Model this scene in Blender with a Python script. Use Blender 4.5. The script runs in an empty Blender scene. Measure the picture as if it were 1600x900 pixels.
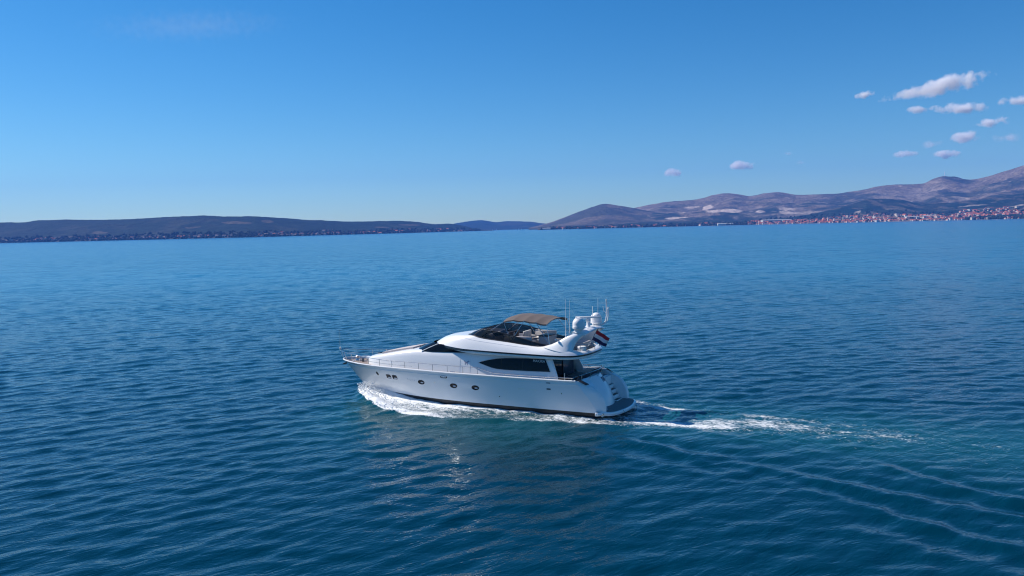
import bpy, bmesh, math, random
import numpy as np
from mathutils import Vector, Matrix

random.seed(7)
RNG = np.random.default_rng(11)
scene = bpy.context.scene
R = math.radians

# ----------------------------------------------------------------- camera
CAM_H = 12.56
FPX = 1244.0                       # focal length in pixels of the 1600 px wide photograph (28 mm)
YH, SLOPE = 357.0, 0.024           # row of the horizon at the picture's centre, its tilt
pitch = math.atan((450 - YH) / FPX)
FW = np.array([0, math.cos(pitch), -math.sin(pitch)])
_r = np.array([1.0, 0, 0]); _u = np.array([0, math.sin(pitch), math.cos(pitch)])
_t = math.atan(SLOPE)
RT = math.cos(_t) * _r - math.sin(_t) * _u
UP = math.sin(_t) * _r + math.cos(_t) * _u
cam_data = bpy.data.cameras.new('camera')
cam = bpy.data.objects.new('camera', cam_data)
scene.collection.objects.link(cam)
cam_data.sensor_width = 36.0
cam_data.lens = 36.0 * FPX / 1600.0
cam_data.clip_start = 0.5
cam_data.clip_end = 120000
M = Matrix.Identity(4)
for i, v in enumerate((RT, UP, -FW)):
    for k in range(3):
        M[k][i] = float(v[k])
M[2][3] = CAM_H
cam.matrix_world = M
scene.camera = cam

# ------------------------------------------------------ sky, sun, exposure
SUN_EL, SUN_AZ = 41.0, -64.5       # degrees; azimuth from +Y towards +X
w = bpy.data.worlds.new('World'); scene.world = w
w.use_nodes = True
nt = w.node_tree
bg = nt.nodes['Background']
sky = nt.nodes.new('ShaderNodeTexSky')
sky.sky_type = 'NISHITA'
sky.sun_disc = False
sky.sun_elevation = R(SUN_EL)
sky.sun_rotation = R(SUN_AZ)
sky.altitude = 0
sky.air_density = 1.0
sky.dust_density = 0.1
sky.ozone_density = 4.5
hs = nt.nodes.new('ShaderNodeHueSaturation')
hs.inputs['Saturation'].default_value = 1.34
tint = nt.nodes.new('ShaderNodeMix'); tint.data_type = 'RGBA'; tint.blend_type = 'MULTIPLY'
tint.inputs[0].default_value = 1.0; tint.inputs[7].default_value = (0.93, 1.20, 1.24, 1)   # a crisp blue spring sky
nt.links.new(sky.outputs[0], hs.inputs['Color'])
nt.links.new(hs.outputs[0], tint.inputs[6]); nt.links.new(tint.outputs[2], bg.inputs['Color'])
bg.inputs['Strength'].default_value = 0.068
sun_d = bpy.data.lights.new('sun', 'SUN')
sun_d.energy = 5.0
sun_d.angle = R(0.53)
sun_d.color = (1.0, 0.94, 0.87)
sun = bpy.data.objects.new('sun', sun_d)
scene.collection.objects.link(sun)
_sv = Vector((math.sin(R(SUN_AZ)) * math.cos(R(SUN_EL)), math.cos(R(SUN_AZ)) * math.cos(R(SUN_EL)), math.sin(R(SUN_EL))))
sun.rotation_euler = _sv.to_track_quat('Z', 'Y').to_euler()
sun.location = (0, 0, 300)
scene.view_settings.view_transform = 'Standard'
scene.view_settings.look = 'None'
scene.view_settings.exposure = 0.35
scene.view_settings.gamma = 1.0
scene.view_settings.use_curve_mapping = False
cy = scene.cycles
cy.use_denoising = True
cy.max_bounces = 32
cy.filter_width = 1.15
cy.diffuse_bounces = 3
cy.glossy_bounces = 4
cy.transmission_bounces = 6
cy.transparent_max_bounces = 12
cy.volume_bounces = 30
cy.sample_clamp_indirect = 6.0
cy.caustics_reflective = False
cy.caustics_refractive = False
HAZE = 5.5e-5

# ---------------------------------------------------------------- helpers
def link(o, parent=None):
    scene.collection.objects.link(o)
    if parent is not None:
        o.parent = parent
    return o

def tag(o, label=None, cat=None, group=None, kind=None):
    if label: o['label'] = label
    if cat: o['category'] = cat
    if group: o['group'] = group
    if kind: o['kind'] = kind
    return o

def empty(name, loc=(0, 0, 0), rz=0.0):
    o = bpy.data.objects.new(name, None)
    o.location = loc; o.rotation_euler = (0, 0, rz)
    o.empty_display_size = 0.3
    return link(o)

def mesh_np(name, co, faces, mats, parent=None, smooth=True, angle=None, mi=None):
    me = bpy.data.meshes.new(name)
    me.from_pydata([tuple(map(float, c)) for c in co], [], faces)
    for m in (mats if isinstance(mats, (list, tuple)) else [mats]):
        me.materials.append(m)
    if mi is not None:
        me.polygons.foreach_set('material_index', mi)
    me.polygons.foreach_set('use_smooth', [smooth] * len(me.polygons))
    me.update()
    if smooth and angle:
        me.set_sharp_from_angle(angle=R(angle))
    o = bpy.data.objects.new(name, me)
    return link(o, parent)

class MB:
    """collects shapes into one mesh"""
    def __init__(s): s.v = []; s.f = []; s.m = []
    def add(s, vs, fs, mi=0):
        n = len(s.v)
        s.v += [tuple(map(float, v)) for v in vs]
        s.f += [tuple(i + n for i in f) for f in fs]
        s.m += [mi] * len(fs)
    def grid(s, rows, close_u=False, close_v=False, mi=0, flip=False):
        nr, nc = len(rows), len(rows[0])
        vs = [p for r in rows for p in r]
        fs = []
        for i in range(nr if close_v else nr - 1):
            for j in range(nc if close_u else nc - 1):
                a = i * nc + j; b = i * nc + (j + 1) % nc
                c = ((i + 1) % nr) * nc + (j + 1) % nc; d = ((i + 1) % nr) * nc + j
                q = (a, b, c, d) if not flip else (d, c, b, a)
                fs.append(q)
        s.add(vs, fs, mi)
    def poly(s, pts, mi=0):
        s.add(pts, [tuple(range(len(pts)))], mi)
    def box(s, c, d, rz=0.0, mi=0, ry=0.0):
        x, y, z = d[0] / 2, d[1] / 2, d[2] / 2
        rot = Matrix.Rotation(rz, 3, 'Z') @ Matrix.Rotation(ry, 3, 'Y')
        vs = [Vector(c) + rot @ Vector(p) for p in
              [(-x, -y, -z), (x, -y, -z), (x, y, -z), (-x, y, -z), (-x, -y, z), (x, -y, z), (x, y, z), (-x, y, z)]]
        s.add(vs, [(3, 2, 1, 0), (4, 5, 6, 7), (0, 1, 5, 4), (1, 2, 6, 5), (2, 3, 7, 6), (3, 0, 4, 7)], mi)
    def tube(s, pts, r, n=6, mi=0, r2=None):
        P = [Vector(p) for p in pts]
        rows = []
        for i, p in enumerate(P):
            t = (P[min(i + 1, len(P) - 1)] - P[max(i - 1, 0)]).normalized()
            a = t.cross(Vector((0, 0, 1)))
            if a.length < 1e-3: a = t.cross(Vector((1, 0, 0)))
            a.normalize(); b = t.cross(a)
            rr = r if r2 is None else r + (r2 - r) * i / (len(P) - 1)
            rows.append([p + rr * (math.cos(2 * math.pi * k / n) * a + math.sin(2 * math.pi * k / n) * b) for k in range(n)])
        s.grid(rows, close_u=True, mi=mi)
        s.poly(rows[0][::-1], mi); s.poly(rows[-1], mi)
    def lathe(s, prof, c, n=20, mi=0):
        rows = [[(c[0] + r * math.cos(2 * math.pi * k / n), c[1] + r * math.sin(2 * math.pi * k / n), c[2] + z) for k in range(n)] for r, z in prof]
        s.grid(rows, close_u=True, mi=mi)
    def prism(s, pts, off, mi=0):
        """polygon pts (3D) extruded by off"""
        n = len(pts)
        top = [tuple(Vector(p) + Vector(off)) for p in pts]
        fs = [tuple(range(n))[::-1], tuple(range(n, 2 * n))]
        for i in range(n):
            j = (i + 1) % n
            fs.append((i, j, n + j, n + i))
        s.add(list(pts) + top, fs, mi)
    def build(s, name, mats, parent=None, smooth=True, angle=35, bevel=0.0, fix=True, seg=2):
        me = bpy.data.meshes.new(name)
        me.from_pydata(s.v, [], s.f)
        me.polygons.foreach_set('material_index', s.m)
        bm = bmesh.new(); bm.from_mesh(me)
        if fix:
            bmesh.ops.remove_doubles(bm, verts=bm.verts, dist=1e-4)
            bmesh.ops.recalc_face_normals(bm, faces=bm.faces)
        if bevel:
            ed = [e for e in bm.edges if len(e.link_faces) == 2 and e.calc_face_angle(0) > R(30)]
            bmesh.ops.bevel(bm, geom=ed, offset=bevel, segments=seg, affect='EDGES', profile=0.5, clamp_overlap=True)
        bm.to_mesh(me); bm.free()
        for m in (mats if isinstance(mats, (list, tuple)) else [mats]):
            me.materials.append(m)
        me.polygons.foreach_set('use_smooth', [smooth] * len(me.polygons))
        me.update()
        if smooth and angle: me.set_sharp_from_angle(angle=R(angle))
        return link(bpy.data.objects.new(name, me), parent)

def pch(xs, ys):
    """monotone-ish smooth interpolation (Catmull-Rom) of a table with increasing xs"""
    xs = np.array(xs, float); ys = np.array(ys, float)
    if xs[0] > xs[-1]: xs, ys = xs[::-1], ys[::-1]
    d = np.gradient(ys, xs)
    sl = np.diff(ys) / np.diff(xs)
    for i in range(1, len(xs) - 1):
        if sl[i - 1] * sl[i] <= 0: d[i] = 0
        else: d[i] = 2 / (1 / sl[i - 1] + 1 / sl[i])
    def f(x):
        x = np.clip(np.asarray(x, float), xs[0], xs[-1])
        i = np.clip(np.searchsorted(xs, x) - 1, 0, len(xs) - 2)
        h = xs[i + 1] - xs[i]; t = (x - xs[i]) / h
        return ((2*t**3-3*t**2+1)*ys[i] + (t**3-2*t**2+t)*h*d[i] + (-2*t**3+3*t**2)*ys[i+1] + (t**3-t**2)*h*d[i+1])
    return f

# numpy value noise ------------------------------------------------------
def _hash(ix, iy, s):
    h = (ix.astype(np.int64) * 374761393 + iy.astype(np.int64) * 668265263 + s * 974634777) & 0x7fffffff
    h = ((h ^ (h >> 13)) * 1274126177) & 0x7fffffff
    h = h ^ (h >> 16)
    return (h & 0xffff) / 65535.0
def vnoise(x, y, s=0):
    ix, iy = np.floor(x), np.floor(y)
    fx, fy = x - ix, y - iy
    fx = fx * fx * fx * (fx * (fx * 6 - 15) + 10); fy = fy * fy * fy * (fy * (fy * 6 - 15) + 10)
    a = _hash(ix, iy, s); b = _hash(ix + 1, iy, s); c = _hash(ix, iy + 1, s); d = _hash(ix + 1, iy + 1, s)
    return (a + (b - a) * fx) * (1 - fy) + (c + (d - c) * fx) * fy
def fbm(x, y, o=4, s=0):
    r = 0; amp = 0.5; tot = 0
    for k in range(o):
        r = r + amp * vnoise(x * 2 ** k + 17.3 * k, y * 2 ** k - 9.1 * k, s + k); tot += amp; amp *= 0.5
    return r / tot
def ridged(x, y, o=4, s=0):
    r = 0; amp = 0.5; tot = 0
    for k in range(o):
        r = r + amp * (1 - np.abs(2 * vnoise(x * 2 ** k + 7.7 * k, y * 2 ** k + 3.1 * k, s + k) - 1)); tot += amp; amp *= 0.5
    return r / tot
def sstep(a, b, x):
    t = np.clip((x - a) / (b - a), 0, 1)
    return t * t * (3 - 2 * t)

# a viewing direction turned into a place at a known distance
def ray(px, py):
    d = FW + RT * ((px - 800) / FPX) + UP * ((450 - py) / FPX)
    return d
def bearing(px):
    d = ray(px, YH - SLOPE * (px - 800))
    n = math.hypot(d[0], d[1])
    return d[0] / n, d[1] / n
def at(px, py, dist):
    d = ray(px, py); n = math.hypot(d[0], d[1])
    return Vector((d[0] / n * dist, d[1] / n * dist, CAM_H + d[2] / n * dist))

# -------------------------------------------------------------- materials
def mat(name, col, rough=0.5, metal=0.0, coat=0.0, spec=0.5, bump=None, var=None, trans=0.0, alpha=1.0, sheen=0.0):
    m = bpy.data.materials.new(name); m.use_nodes = True
    t = m.node_tree; b = t.nodes['Principled BSDF']
    b.inputs['Base Color'].default_value = (*col, 1)
    b.inputs['Roughness'].default_value = rough
    b.inputs['Metallic'].default_value = metal
    b.inputs['Coat Weight'].default_value = coat
    b.inputs['Specular IOR Level'].default_value = spec
    b.inputs['Transmission Weight'].default_value = trans
    b.inputs['Alpha'].default_value = alpha
    tc = t.nodes.new('ShaderNodeTexCoord')
    if var:
        sc, amt = var
        n = t.nodes.new('ShaderNodeTexNoise'); n.inputs['Scale'].default_value = sc; n.inputs['Detail'].default_value = 5
        t.links.new(tc.outputs['Object'], n.inputs['Vector'])
        mx = t.nodes.new('ShaderNodeMix'); mx.data_type = 'RGBA'
        mx.inputs[6].default_value = (*[c * (1 - amt) for c in col], 1)
        mx.inputs[7].default_value = (*[min(1, c * (1 + amt)) for c in col], 1)
        t.links.new(n.outputs['Fac'], mx.inputs[0]); t.links.new(mx.outputs[2], b.inputs['Base Color'])
    if bump:
        sc, st = bump
        n = t.nodes.new('ShaderNodeTexNoise'); n.inputs['Scale'].default_value = sc
        t.links.new(tc.outputs['Object'], n.inputs['Vector'])
        bp = t.nodes.new('ShaderNodeBump'); bp.inputs['Strength'].default_value = st; bp.inputs['Distance'].default_value = 0.02
        t.links.new(n.outputs['Fac'], bp.inputs['Height']); t.links.new(bp.outputs[0], b.inputs['Normal'])
    return m

GEL = mat('white_gelcoat', (0.86, 0.855, 0.85), 0.22, coat=0.5, var=(0.6, 0.025))
BLACK = mat('black_antifouling', (0.012, 0.012, 0.014), 0.35, var=(1.5, 0.3))
BAND = mat('black_gloss_band', (0.008, 0.009, 0.012), 0.12, coat=0.4, var=(1.0, 0.2))
GLASS = mat('dark_tinted_glass', (0.004, 0.005, 0.007), 0.05, spec=0.25, var=(0.7, 0.3))
CHROME = mat('stainless_steel', (0.62, 0.60, 0.58), 0.22, metal=1.0, var=(4, 0.1))
TEAK = mat('weathered_teak', (0.23, 0.185, 0.165), 0.7, bump=(30, 0.2), var=(6, 0.25))
TEAK_D = mat('grey_teak', (0.19, 0.175, 0.175), 0.75, var=(6, 0.2))
CANVAS = mat('brown_canvas', (0.122, 0.097, 0.089), 0.9, bump=(60, 0.2), var=(2.5, 0.12))
CUSH = mat('grey_beige_cushion', (0.46, 0.42, 0.42), 0.85, bump=(20, 0.2), var=(3, 0.1))
CUSHW = mat('white_cushion', (0.72, 0.68, 0.66), 0.8, bump=(20, 0.2), var=(3, 0.06))
CUSHD = mat('dark_cushion', (0.035, 0.035, 0.05), 0.85, var=(5, 0.2))
DARKP = mat('dark_console_plastic', (0.02, 0.02, 0.024), 0.4, var=(5, 0.2))
RUBBER = mat('black_rubber', (0.02, 0.02, 0.02), 0.7, var=(5, 0.2))
DOME = mat('white_radome_plastic', (0.78, 0.78, 0.78), 0.4, var=(2, 0.03))
WHITEP = mat('white_painted_metal', (0.78, 0.78, 0.78), 0.35, var=(2, 0.03))
SHADEP = mat('grey_blue_door_glass', (0.05, 0.06, 0.085), 0.15, var=(1, 0.2))
INK = mat('dark_blue_print', (0.05, 0.06, 0.12), 0.5, var=(5, 0.1))
EMB = mat('soft_violet_print', (0.27, 0.27, 0.36), 0.5, var=(5, 0.1))
LETTER = mat('white_lettering', (0.75, 0.76, 0.78), 0.4, var=(5, 0.05))
PALEB = mat('pale_grey_print', (0.55, 0.58, 0.64), 0.5, var=(5, 0.1))
PALEW = mat('white_lamp_lens', (0.85, 0.85, 0.8), 0.2, var=(5, 0.03))
REDC = mat('red_flag_cloth', (0.48, 0.02, 0.03), 0.8, var=(6, 0.15))
WHTC = mat('white_flag_cloth', (0.72, 0.72, 0.75), 0.8, var=(6, 0.05))
BLUC = mat('navy_flag_cloth', (0.012, 0.018, 0.09), 0.8, var=(6, 0.15))
def smoked_glass():
    m = bpy.data.materials.new('smoked_acrylic'); m.use_nodes = True
    t = m.node_tree; b = t.nodes['Principled BSDF']
    b.inputs['Base Color'].default_value = (0.006, 0.008, 0.012, 1)
    b.inputs['Roughness'].default_value = 0.06
    tr = t.nodes.new('ShaderNodeBsdfTransparent'); tr.inputs[0].default_value = (0.25, 0.28, 0.33, 1)
    mx = t.nodes.new('ShaderNodeMixShader'); mx.inputs[0].default_value = 0.62
    t.links.new(tr.outputs[0], mx.inputs[1]); t.links.new(b.outputs[0], mx.inputs[2])
    t.links.new(mx.outputs[0], t.nodes['Material Output'].inputs['Surface'])
    return m
SMOKE = smoked_glass()

# ===================================================================== yacht placement (needed by the water)
BOAT = (-2.85, 58.25); BYAW = R(152.5)
BF = np.array([math.cos(BYAW), math.sin(BYAW)]); BL = np.array([-math.sin(BYAW), math.cos(BYAW)])
wl_half = pch([-11.1, -6.5, -2, 1, 3, 5, 7, 8.5, 9.4, 9.8], [2.45, 2.55, 2.55, 2.42, 2.2, 1.8, 1.2, 0.62, 0.2, 0.0])
foam_edge = pch([-20, -12, -8, -4.2, -1.5, 1.6, 4.4, 7, 9, 10.2, 10.6], [3.0, 3.6, 4.5, 5.5, 6.1, 6.1, 5.3, 3.7, 2.2, 0.9, 0.2])

# ================================================================== water
def build_water():
    ang = [-180 + 2.0 * i for i in range(0, 64)]
    ang = [a for a in ang if a < -40]
    fine = list(np.arange(-40, 40.0001, 0.075))
    ang = ang + fine + [a for a in np.arange(42, 180, 2.0)]
    ang = np.radians(np.array(ang))
    rad = [2.0, 6.0, 12.0, 18.0, 22.0]
    r = 24.0
    while r < 300: rad.append(r); r *= 1.0028
    while r < 700: rad.append(r); r *= 1.007
    while r < 10700: rad.append(r); r *= 1.04
    rad = np.array(rad)
    nr, na = len(rad), len(ang)
    RR, AA = np.meshgrid(rad, ang, indexing='ij')
    X = (RR * np.sin(AA)).astype(np.float32).ravel(); Y = (RR * np.cos(AA)).astype(np.float32).ravel()
    rr = RR.ravel().astype(np.float32); aa = np.degrees(AA.ravel())
    # boat coordinates
    dx, dy = X - BOAT[0], Y - BOAT[1]
    bx = dx * BF[0] + dy * BF[1]; by = dx * BL[0] + dy * BL[1]
    ay = np.abs(by)
    Z = np.zeros_like(X)
    near = (rr < 420) & (np.abs(aa) < 41)
    idx = np.where(near)[0]
    x, y, q = X[idx], Y[idx], rr[idx]
    spac = np.where(q < 300, q * 0.0028, q * 0.007)
    z = np.zeros_like(x)
    crest = R(33.0)
    g = RNG
    lost = np.zeros_like(x); tot = 0.0
    # patches of livelier and calmer water
    gust = 0.80 + 0.42 * fbm(x / 23.0 + 40, y / 34.0 + 7, 3, 5).astype(np.float32)
    N = 84
    for k in range(N):
        lam = 0.55 * (11.0 / 0.55) ** ((k + g.random()) / N)
        spread = R(15) if lam > 2 else R(28)
        th = crest + math.pi / 2 + g.normal() * spread
        kk = 2 * math.pi / lam
        # slope spectrum peaked about 2.5 m
        s = 0.0170 * math.exp(-((math.log(lam / 1.75)) / 0.70) ** 2) + 0.0036
        if lam > 4: s *= 0.55
        a = s / kk
        fade = np.clip((lam / spac - 2.0) / 2.5, 0, 1) * np.clip((410 - q) / 110, 0, 1)
        lost += (s * s * 0.5) * (1 - fade ** 2); tot += s * s * 0.5
        ph = kk * (x * math.cos(th) + y * math.sin(th)) + g.random() * 6.283
        c = np.cos(ph)
        z += (a * fade * (c + 0.18 * (c * c - 0.5))).astype(np.float32)
    z *= gust
    # smoother in the churned lane behind the yacht
    lane = (sstep(-9, -16, bx[idx]) * np.exp(-(ay[idx] / (3.2 + 0.05 * np.maximum(0, -bx[idx]))) ** 2)).astype(np.float32)
    z *= 1 - 0.55 * lane
    # divergent wake crests, both sides of the track
    lines = [([-10, -14.3, -17.5, -21.8, -30, -45], [4.9, 6.8, 8.3, 10.7, 14.6, 21.5], 0.13, 0.55),
             ([-12, -16, -20.9, -24.1, -28.4, -33.2, -45, -70], [5.3, 7.2, 8.8, 9.8, 11.0, 12.1, 15.0, 21.5], 0.17, 0.60),
             ([-15, -20, -24.8, -28.3, -30.5, -33.4, -45, -70], [2.6, 3.9, 5.2, 6.9, 8.4, 9.7, 14.0, 22.5], 0.12, 0.5),
             ([-6, -9.1, -14, -19.3, -27.6, -36.1, -60], [7.4, 8.6, 9.8, 11.0, 16.4, 19.6, 29.0], 0.12, 0.7)]
    xb, yb = bx[idx], ay[idx]
    wob = 0.35 * (fbm(x / 3.1, y / 3.1, 2, 9) - 0.5)
    strength = 0.25 + 1.5 * sstep(0.3, 0.7, fbm(x / 6.0 + 3, y / 6.0, 2, 21))
    for xs, ys, h, wd in lines:
        f = pch(xs, ys)
        u = (yb + wob - f(xb)) / (wd * 1.15)
        env = sstep(min(xs) - 0.1, min(xs) + 8, xb) * sstep(max(xs) + 0.1, max(xs) - 4, xb) * strength
        z += (h * 0.36 * np.where(by[idx] > 0, 1.0, 0.5) * env * (np.exp(-u * u) - 0.75 * np.exp(-((u + 1.6) / 1.2) ** 2) + 0.35 * np.exp(-((u + 3.6) / 1.2) ** 2))).astype(np.float32)
    # bow wave and the rise of water along the hull
    hw = wl_half(xb); fe = foam_edge(xb)
    inb = sstep(11.2, 9.6, xb) * sstep(-13.5, -9, xb)
    bowh = 0.12 + 0.42 * np.exp(-((xb - 8.2) / 2.6) ** 2)
    rid = np.exp(-((yb - fe * 0.9) / (0.35 + 0.10 * fe)) ** 2) * bowh * 0.75
    sid = np.exp(-(np.maximum(0, yb - hw) / 0.6) ** 2) * bowh * 0.9
    lump = 0.5 + 1.0 * fbm(x * 1.3, y * 1.3, 3, 33)
    z += (inb * np.maximum(rid, sid) * lump).astype(np.float32)
    churn = lane * sstep(-45, -13, xb)
    z += (churn * 0.16 * (fbm(x * 1.1, y * 1.1, 3, 41) - 0.5)).astype(np.float32)
    Z[idx] = z
    # foam density
    foam = np.zeros_like(X); teal = np.zeros_like(X); rough = np.zeros_like(X)
    sel = np.where((np.abs(dx) < 90) & (np.abs(dy) < 90) & near)[0]
    xb, yb, sb = bx[sel].astype(np.float64), ay[sel].astype(np.float64), by[sel].astype(np.float64)
    hw = wl_half(xb); fe = foam_edge(xb)
    wv = 0.6 * (fbm(X[sel] / 1.6, Y[sel] / 1.6, 3, 51) - 0.5) * np.clip(fe / 4, 0.3, 1)
    t = (yb + wv - hw * 0.9) / np.maximum(fe - hw * 0.9, 0.3)          # 0 at hull, 1 at the outer edge
    inside = sstep(1.12, 0.95, t)
    ahead = sstep(10.75, 10.2, xb)
    dens = 0.43 + 0.50 * sstep(3.5, 9.0, xb) \
        + 0.30 * np.exp(-((t - 0.92) / 0.13) ** 2) * sstep(-3, 3.5, xb) + 0.34 * np.exp(-(t / 0.22) ** 2) * sstep(-12, -2, xb)
    dens += 0.14 * sstep(-3, 1.5, xb)
    dens += 0.13 * sstep(-4, -9, xb)
    dens *= inside * ahead * sstep(-19, -10.5, xb)
    # trail astern
    s = -xb - 12.0
    patch = 0.72 + 0.6 * sstep(0.3, 0.7, fbm(X[sel] / 3.2 + 9, Y[sel] / 3.2, 3, 61))
    def streak(xs, ys, wd0, wd1, a0, a1, fall):
        f = pch(xs, ys)
        wid = wd0 + (wd1 - wd0) * np.clip(s / 30, 0, 1.5)
        return np.exp(-((sb + 0.5 * wv - f(xb)) / wid) ** 2) * (a0 * np.exp(-np.maximum(s, 0) / fall) + a1) * sstep(-0.6, 1.2, s)
    tr = streak([-80, -40, -23, -13], [-0.8, -0.3, 0.8, 2.3], 1.0, 2.2, 0.64, 0.0, 21)
    tr = np.maximum(tr, streak([-80, -40, -28, -16.2, -13], [-2.2, -1.9, -1.7, -2.3, -2.4], 0.8, 1.7, 0.66, 0.0, 23))
    tr = np.maximum(tr, streak([-80, -12], [0.0, 0.0], 3.4, 5.6, 0.58, 0.0, 30) * sstep(1, 6, s))
    dens = np.maximum(dens, np.minimum(tr * patch, 1.0))
    foam[sel] = dens
    tl = sstep(-8, -14, xb) * np.exp(-(yb / (3.8 + 0.10 * np.maximum(0, s))) ** 2) * np.exp(-np.maximum(s, 0) / 55.0)
    tl = np.maximum(tl, 0.55 * inside * ahead * sstep(-16, -4, xb))
    tl = np.maximum(tl, 0.62 * sstep(12, 6, xb) * sstep(-14, -6, xb) * np.exp(-(np.maximum(yb - fe, 0) / 7.5) ** 2))  # yacht's green reflection painted into the water colour beside the hull
    teal[sel] = tl
    # lost small slopes become normal scatter
    lostf = np.full_like(X, 1.0)
    lostf[idx] = np.sqrt(np.clip(lost / tot, 0, 1))
    V = np.stack([X, Y, Z], 1)
    me = bpy.data.meshes.new('water')
    i, j = np.meshgrid(np.arange(nr - 1), np.arange(na), indexing='ij')
    j2 = (j + 1) % na
    F = np.stack([i * na + j, i * na + j2, (i + 1) * na + j2, (i + 1) * na + j], -1).reshape(-1, 4)[:, ::-1]
    nf = len(F)
    me.vertices.add(len(V)); me.vertices.foreach_set('co', V.astype(np.float32).ravel())
    me.loops.add(nf * 4); me.loops.foreach_set('vertex_index', F.astype(np.int32).ravel())
    me.polygons.add(nf); me.polygons.foreach_set('loop_start', np.arange(0, nf * 4, 4, dtype=np.int32))
    me.polygons.foreach_set('loop_total', np.full(nf, 4, dtype=np.int32))
    me.polygons.foreach_set('use_smooth', np.ones(nf, dtype=bool))
    for nm, arr in (('foam', foam), ('teal', teal), ('lost', lostf)):
        at_ = me.attributes.new(nm, 'FLOAT', 'POINT'); at_.data.foreach_set('value', arr.astype(np.float32))
    me.update(); me.validate()
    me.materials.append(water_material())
    o = link(bpy.data.objects.new('water', me))
    tag(o, 'deep blue rippled sea with a foam wake', None, None, 'structure')
    return o

def water_material():
    m = bpy.data.materials.new('sea_water'); m.use_nodes = True
    t = m.node_tree; L = t.links
    b = t.nodes['Principled BSDF']; out = t.nodes['Material Output']
    def N(tp, **kw):
        n = t.nodes.new(tp)
        for k, v in kw.items(): setattr(n, k, v)
        return n
    geo = N('ShaderNodeNewGeometry')
    def attr(nm):
        a = N('ShaderNodeAttribute'); a.attribute_name = nm; return a.outputs['Fac']
    def math_(op, a, bb=None, c=None, clamp=False):
        n = N('ShaderNodeMath'); n.operation = op; n.use_clamp = clamp
        for i, v in enumerate((a, bb, c)):
            if v is None: continue
            if isinstance(v, (int, float)): n.inputs[i].default_value = v
            else: L.new(v, n.inputs[i])
        return n.outputs[0]
    def mapping(rz, sx, sy):
        mp = N('ShaderNodeMapping'); mp.vector_type = 'TEXTURE'
        mp.inputs['Rotation'].default_value = (0, 0, rz); mp.inputs['Scale'].default_value = (sx, sy, 1)
        L.new(geo.outputs['Position'], mp.inputs['Vector']); return mp.outputs[0]
    def noise(vec, scale, detail=3, rough=0.55, dist=0.0):
        n = N('ShaderNodeTexNoise'); n.inputs['Scale'].default_value = scale
        n.inputs['Detail'].default_value = detail; n.inputs['Roughness'].default_value = rough
        n.inputs['Distortion'].default_value = dist
        L.new(vec, n.inputs['Vector']); return n
    foam_a, teal_a, lost_a = attr('foam'), attr('teal'), attr('lost')
    # body colour: large soft random changes, plus far brightness painted in
    big = noise(mapping(R(25), 1.0, 1.0), 1 / 180.0, 3)
    mxa = N('ShaderNodeMix'); mxa.data_type = 'RGBA'
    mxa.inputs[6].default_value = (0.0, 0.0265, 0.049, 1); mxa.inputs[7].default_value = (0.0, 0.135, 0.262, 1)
    # missing sky reflection painted into the base colour, growing towards the far water
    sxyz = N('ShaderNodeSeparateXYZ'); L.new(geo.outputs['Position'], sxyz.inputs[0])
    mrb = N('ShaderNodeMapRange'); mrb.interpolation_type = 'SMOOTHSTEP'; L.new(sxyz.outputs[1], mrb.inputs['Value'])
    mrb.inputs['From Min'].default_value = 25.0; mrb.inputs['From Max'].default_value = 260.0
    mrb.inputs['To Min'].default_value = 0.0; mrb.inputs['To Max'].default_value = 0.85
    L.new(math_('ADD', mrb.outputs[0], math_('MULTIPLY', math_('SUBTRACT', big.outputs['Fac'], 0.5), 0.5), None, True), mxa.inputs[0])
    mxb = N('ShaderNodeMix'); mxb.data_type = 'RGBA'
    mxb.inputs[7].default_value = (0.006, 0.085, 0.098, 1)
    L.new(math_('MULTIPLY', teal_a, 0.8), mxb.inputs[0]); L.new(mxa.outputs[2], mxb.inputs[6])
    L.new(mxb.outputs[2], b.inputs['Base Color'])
    b.inputs['IOR'].default_value = 1.33
    b.inputs['Specular Tint'].default_value = (0.40, 0.88, 1.0, 1)
    L.new(math_('MULTIPLY_ADD', lost_a, 0.13, 0.06), b.inputs['Roughness'])
    # ripples
    r1 = noise(mapping(R(33), 2.6, 1.0), 1.5, 3, 0.6, 0.4)
    r2 = noise(mapping(R(20), 1.8, 1.0), 5.0, 2, 0.5, 0.2)
    hgt = math_('ADD', math_('MULTIPLY', r1.outputs['Fac'], 0.075), math_('MULTIPLY', r2.outputs['Fac'], 0.012))
    bp = N('ShaderNodeBump'); bp.inputs['Strength'].default_value = 1.0; bp.inputs['Distance'].default_value = 1.0
    L.new(hgt, bp.inputs['Height'])
    # slopes too fine for the mesh
    n1 = noise(mapping(R(33), 2.2, 1.0), 0.6, 4, 0.7)
    n2 = noise(mapping(R(12), 3.0, 1.0), 1 / 45.0, 7, 0.74)
    sep = N('ShaderNodeSeparateColor'); L.new(n1.outputs['Color'], sep.inputs[0])
    gustv = math_('MAXIMUM', math_('MULTIPLY_ADD', n2.outputs['Fac'], 4.2, -1.2), 0.12)
    amp = math_('MULTIPLY', math_('MULTIPLY_ADD', lost_a, 0.50, 0.03), gustv)
    cx = math_('MULTIPLY', math_('SUBTRACT', sep.outputs[0], 0.5), amp)
    cyy = math_('MULTIPLY', math_('SUBTRACT', sep.outputs[1], 0.5), amp)
    n4 = noise(mapping(R(9), 1.0, 4.5), 0.30, 5, 0.72)
    n5 = noise(mapping(R(14), 2.2, 1.0), 0.11, 4, 0.7)
    tilt = math_('MULTIPLY', math_('ADD', math_('SUBTRACT', n4.outputs['Fac'], 0.5), math_('MULTIPLY', math_('SUBTRACT', n5.outputs['Fac'], 0.5), 0.8)), math_('MULTIPLY', lost_a, 0.42))
    cyy = math_('ADD', cyy, tilt)
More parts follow.
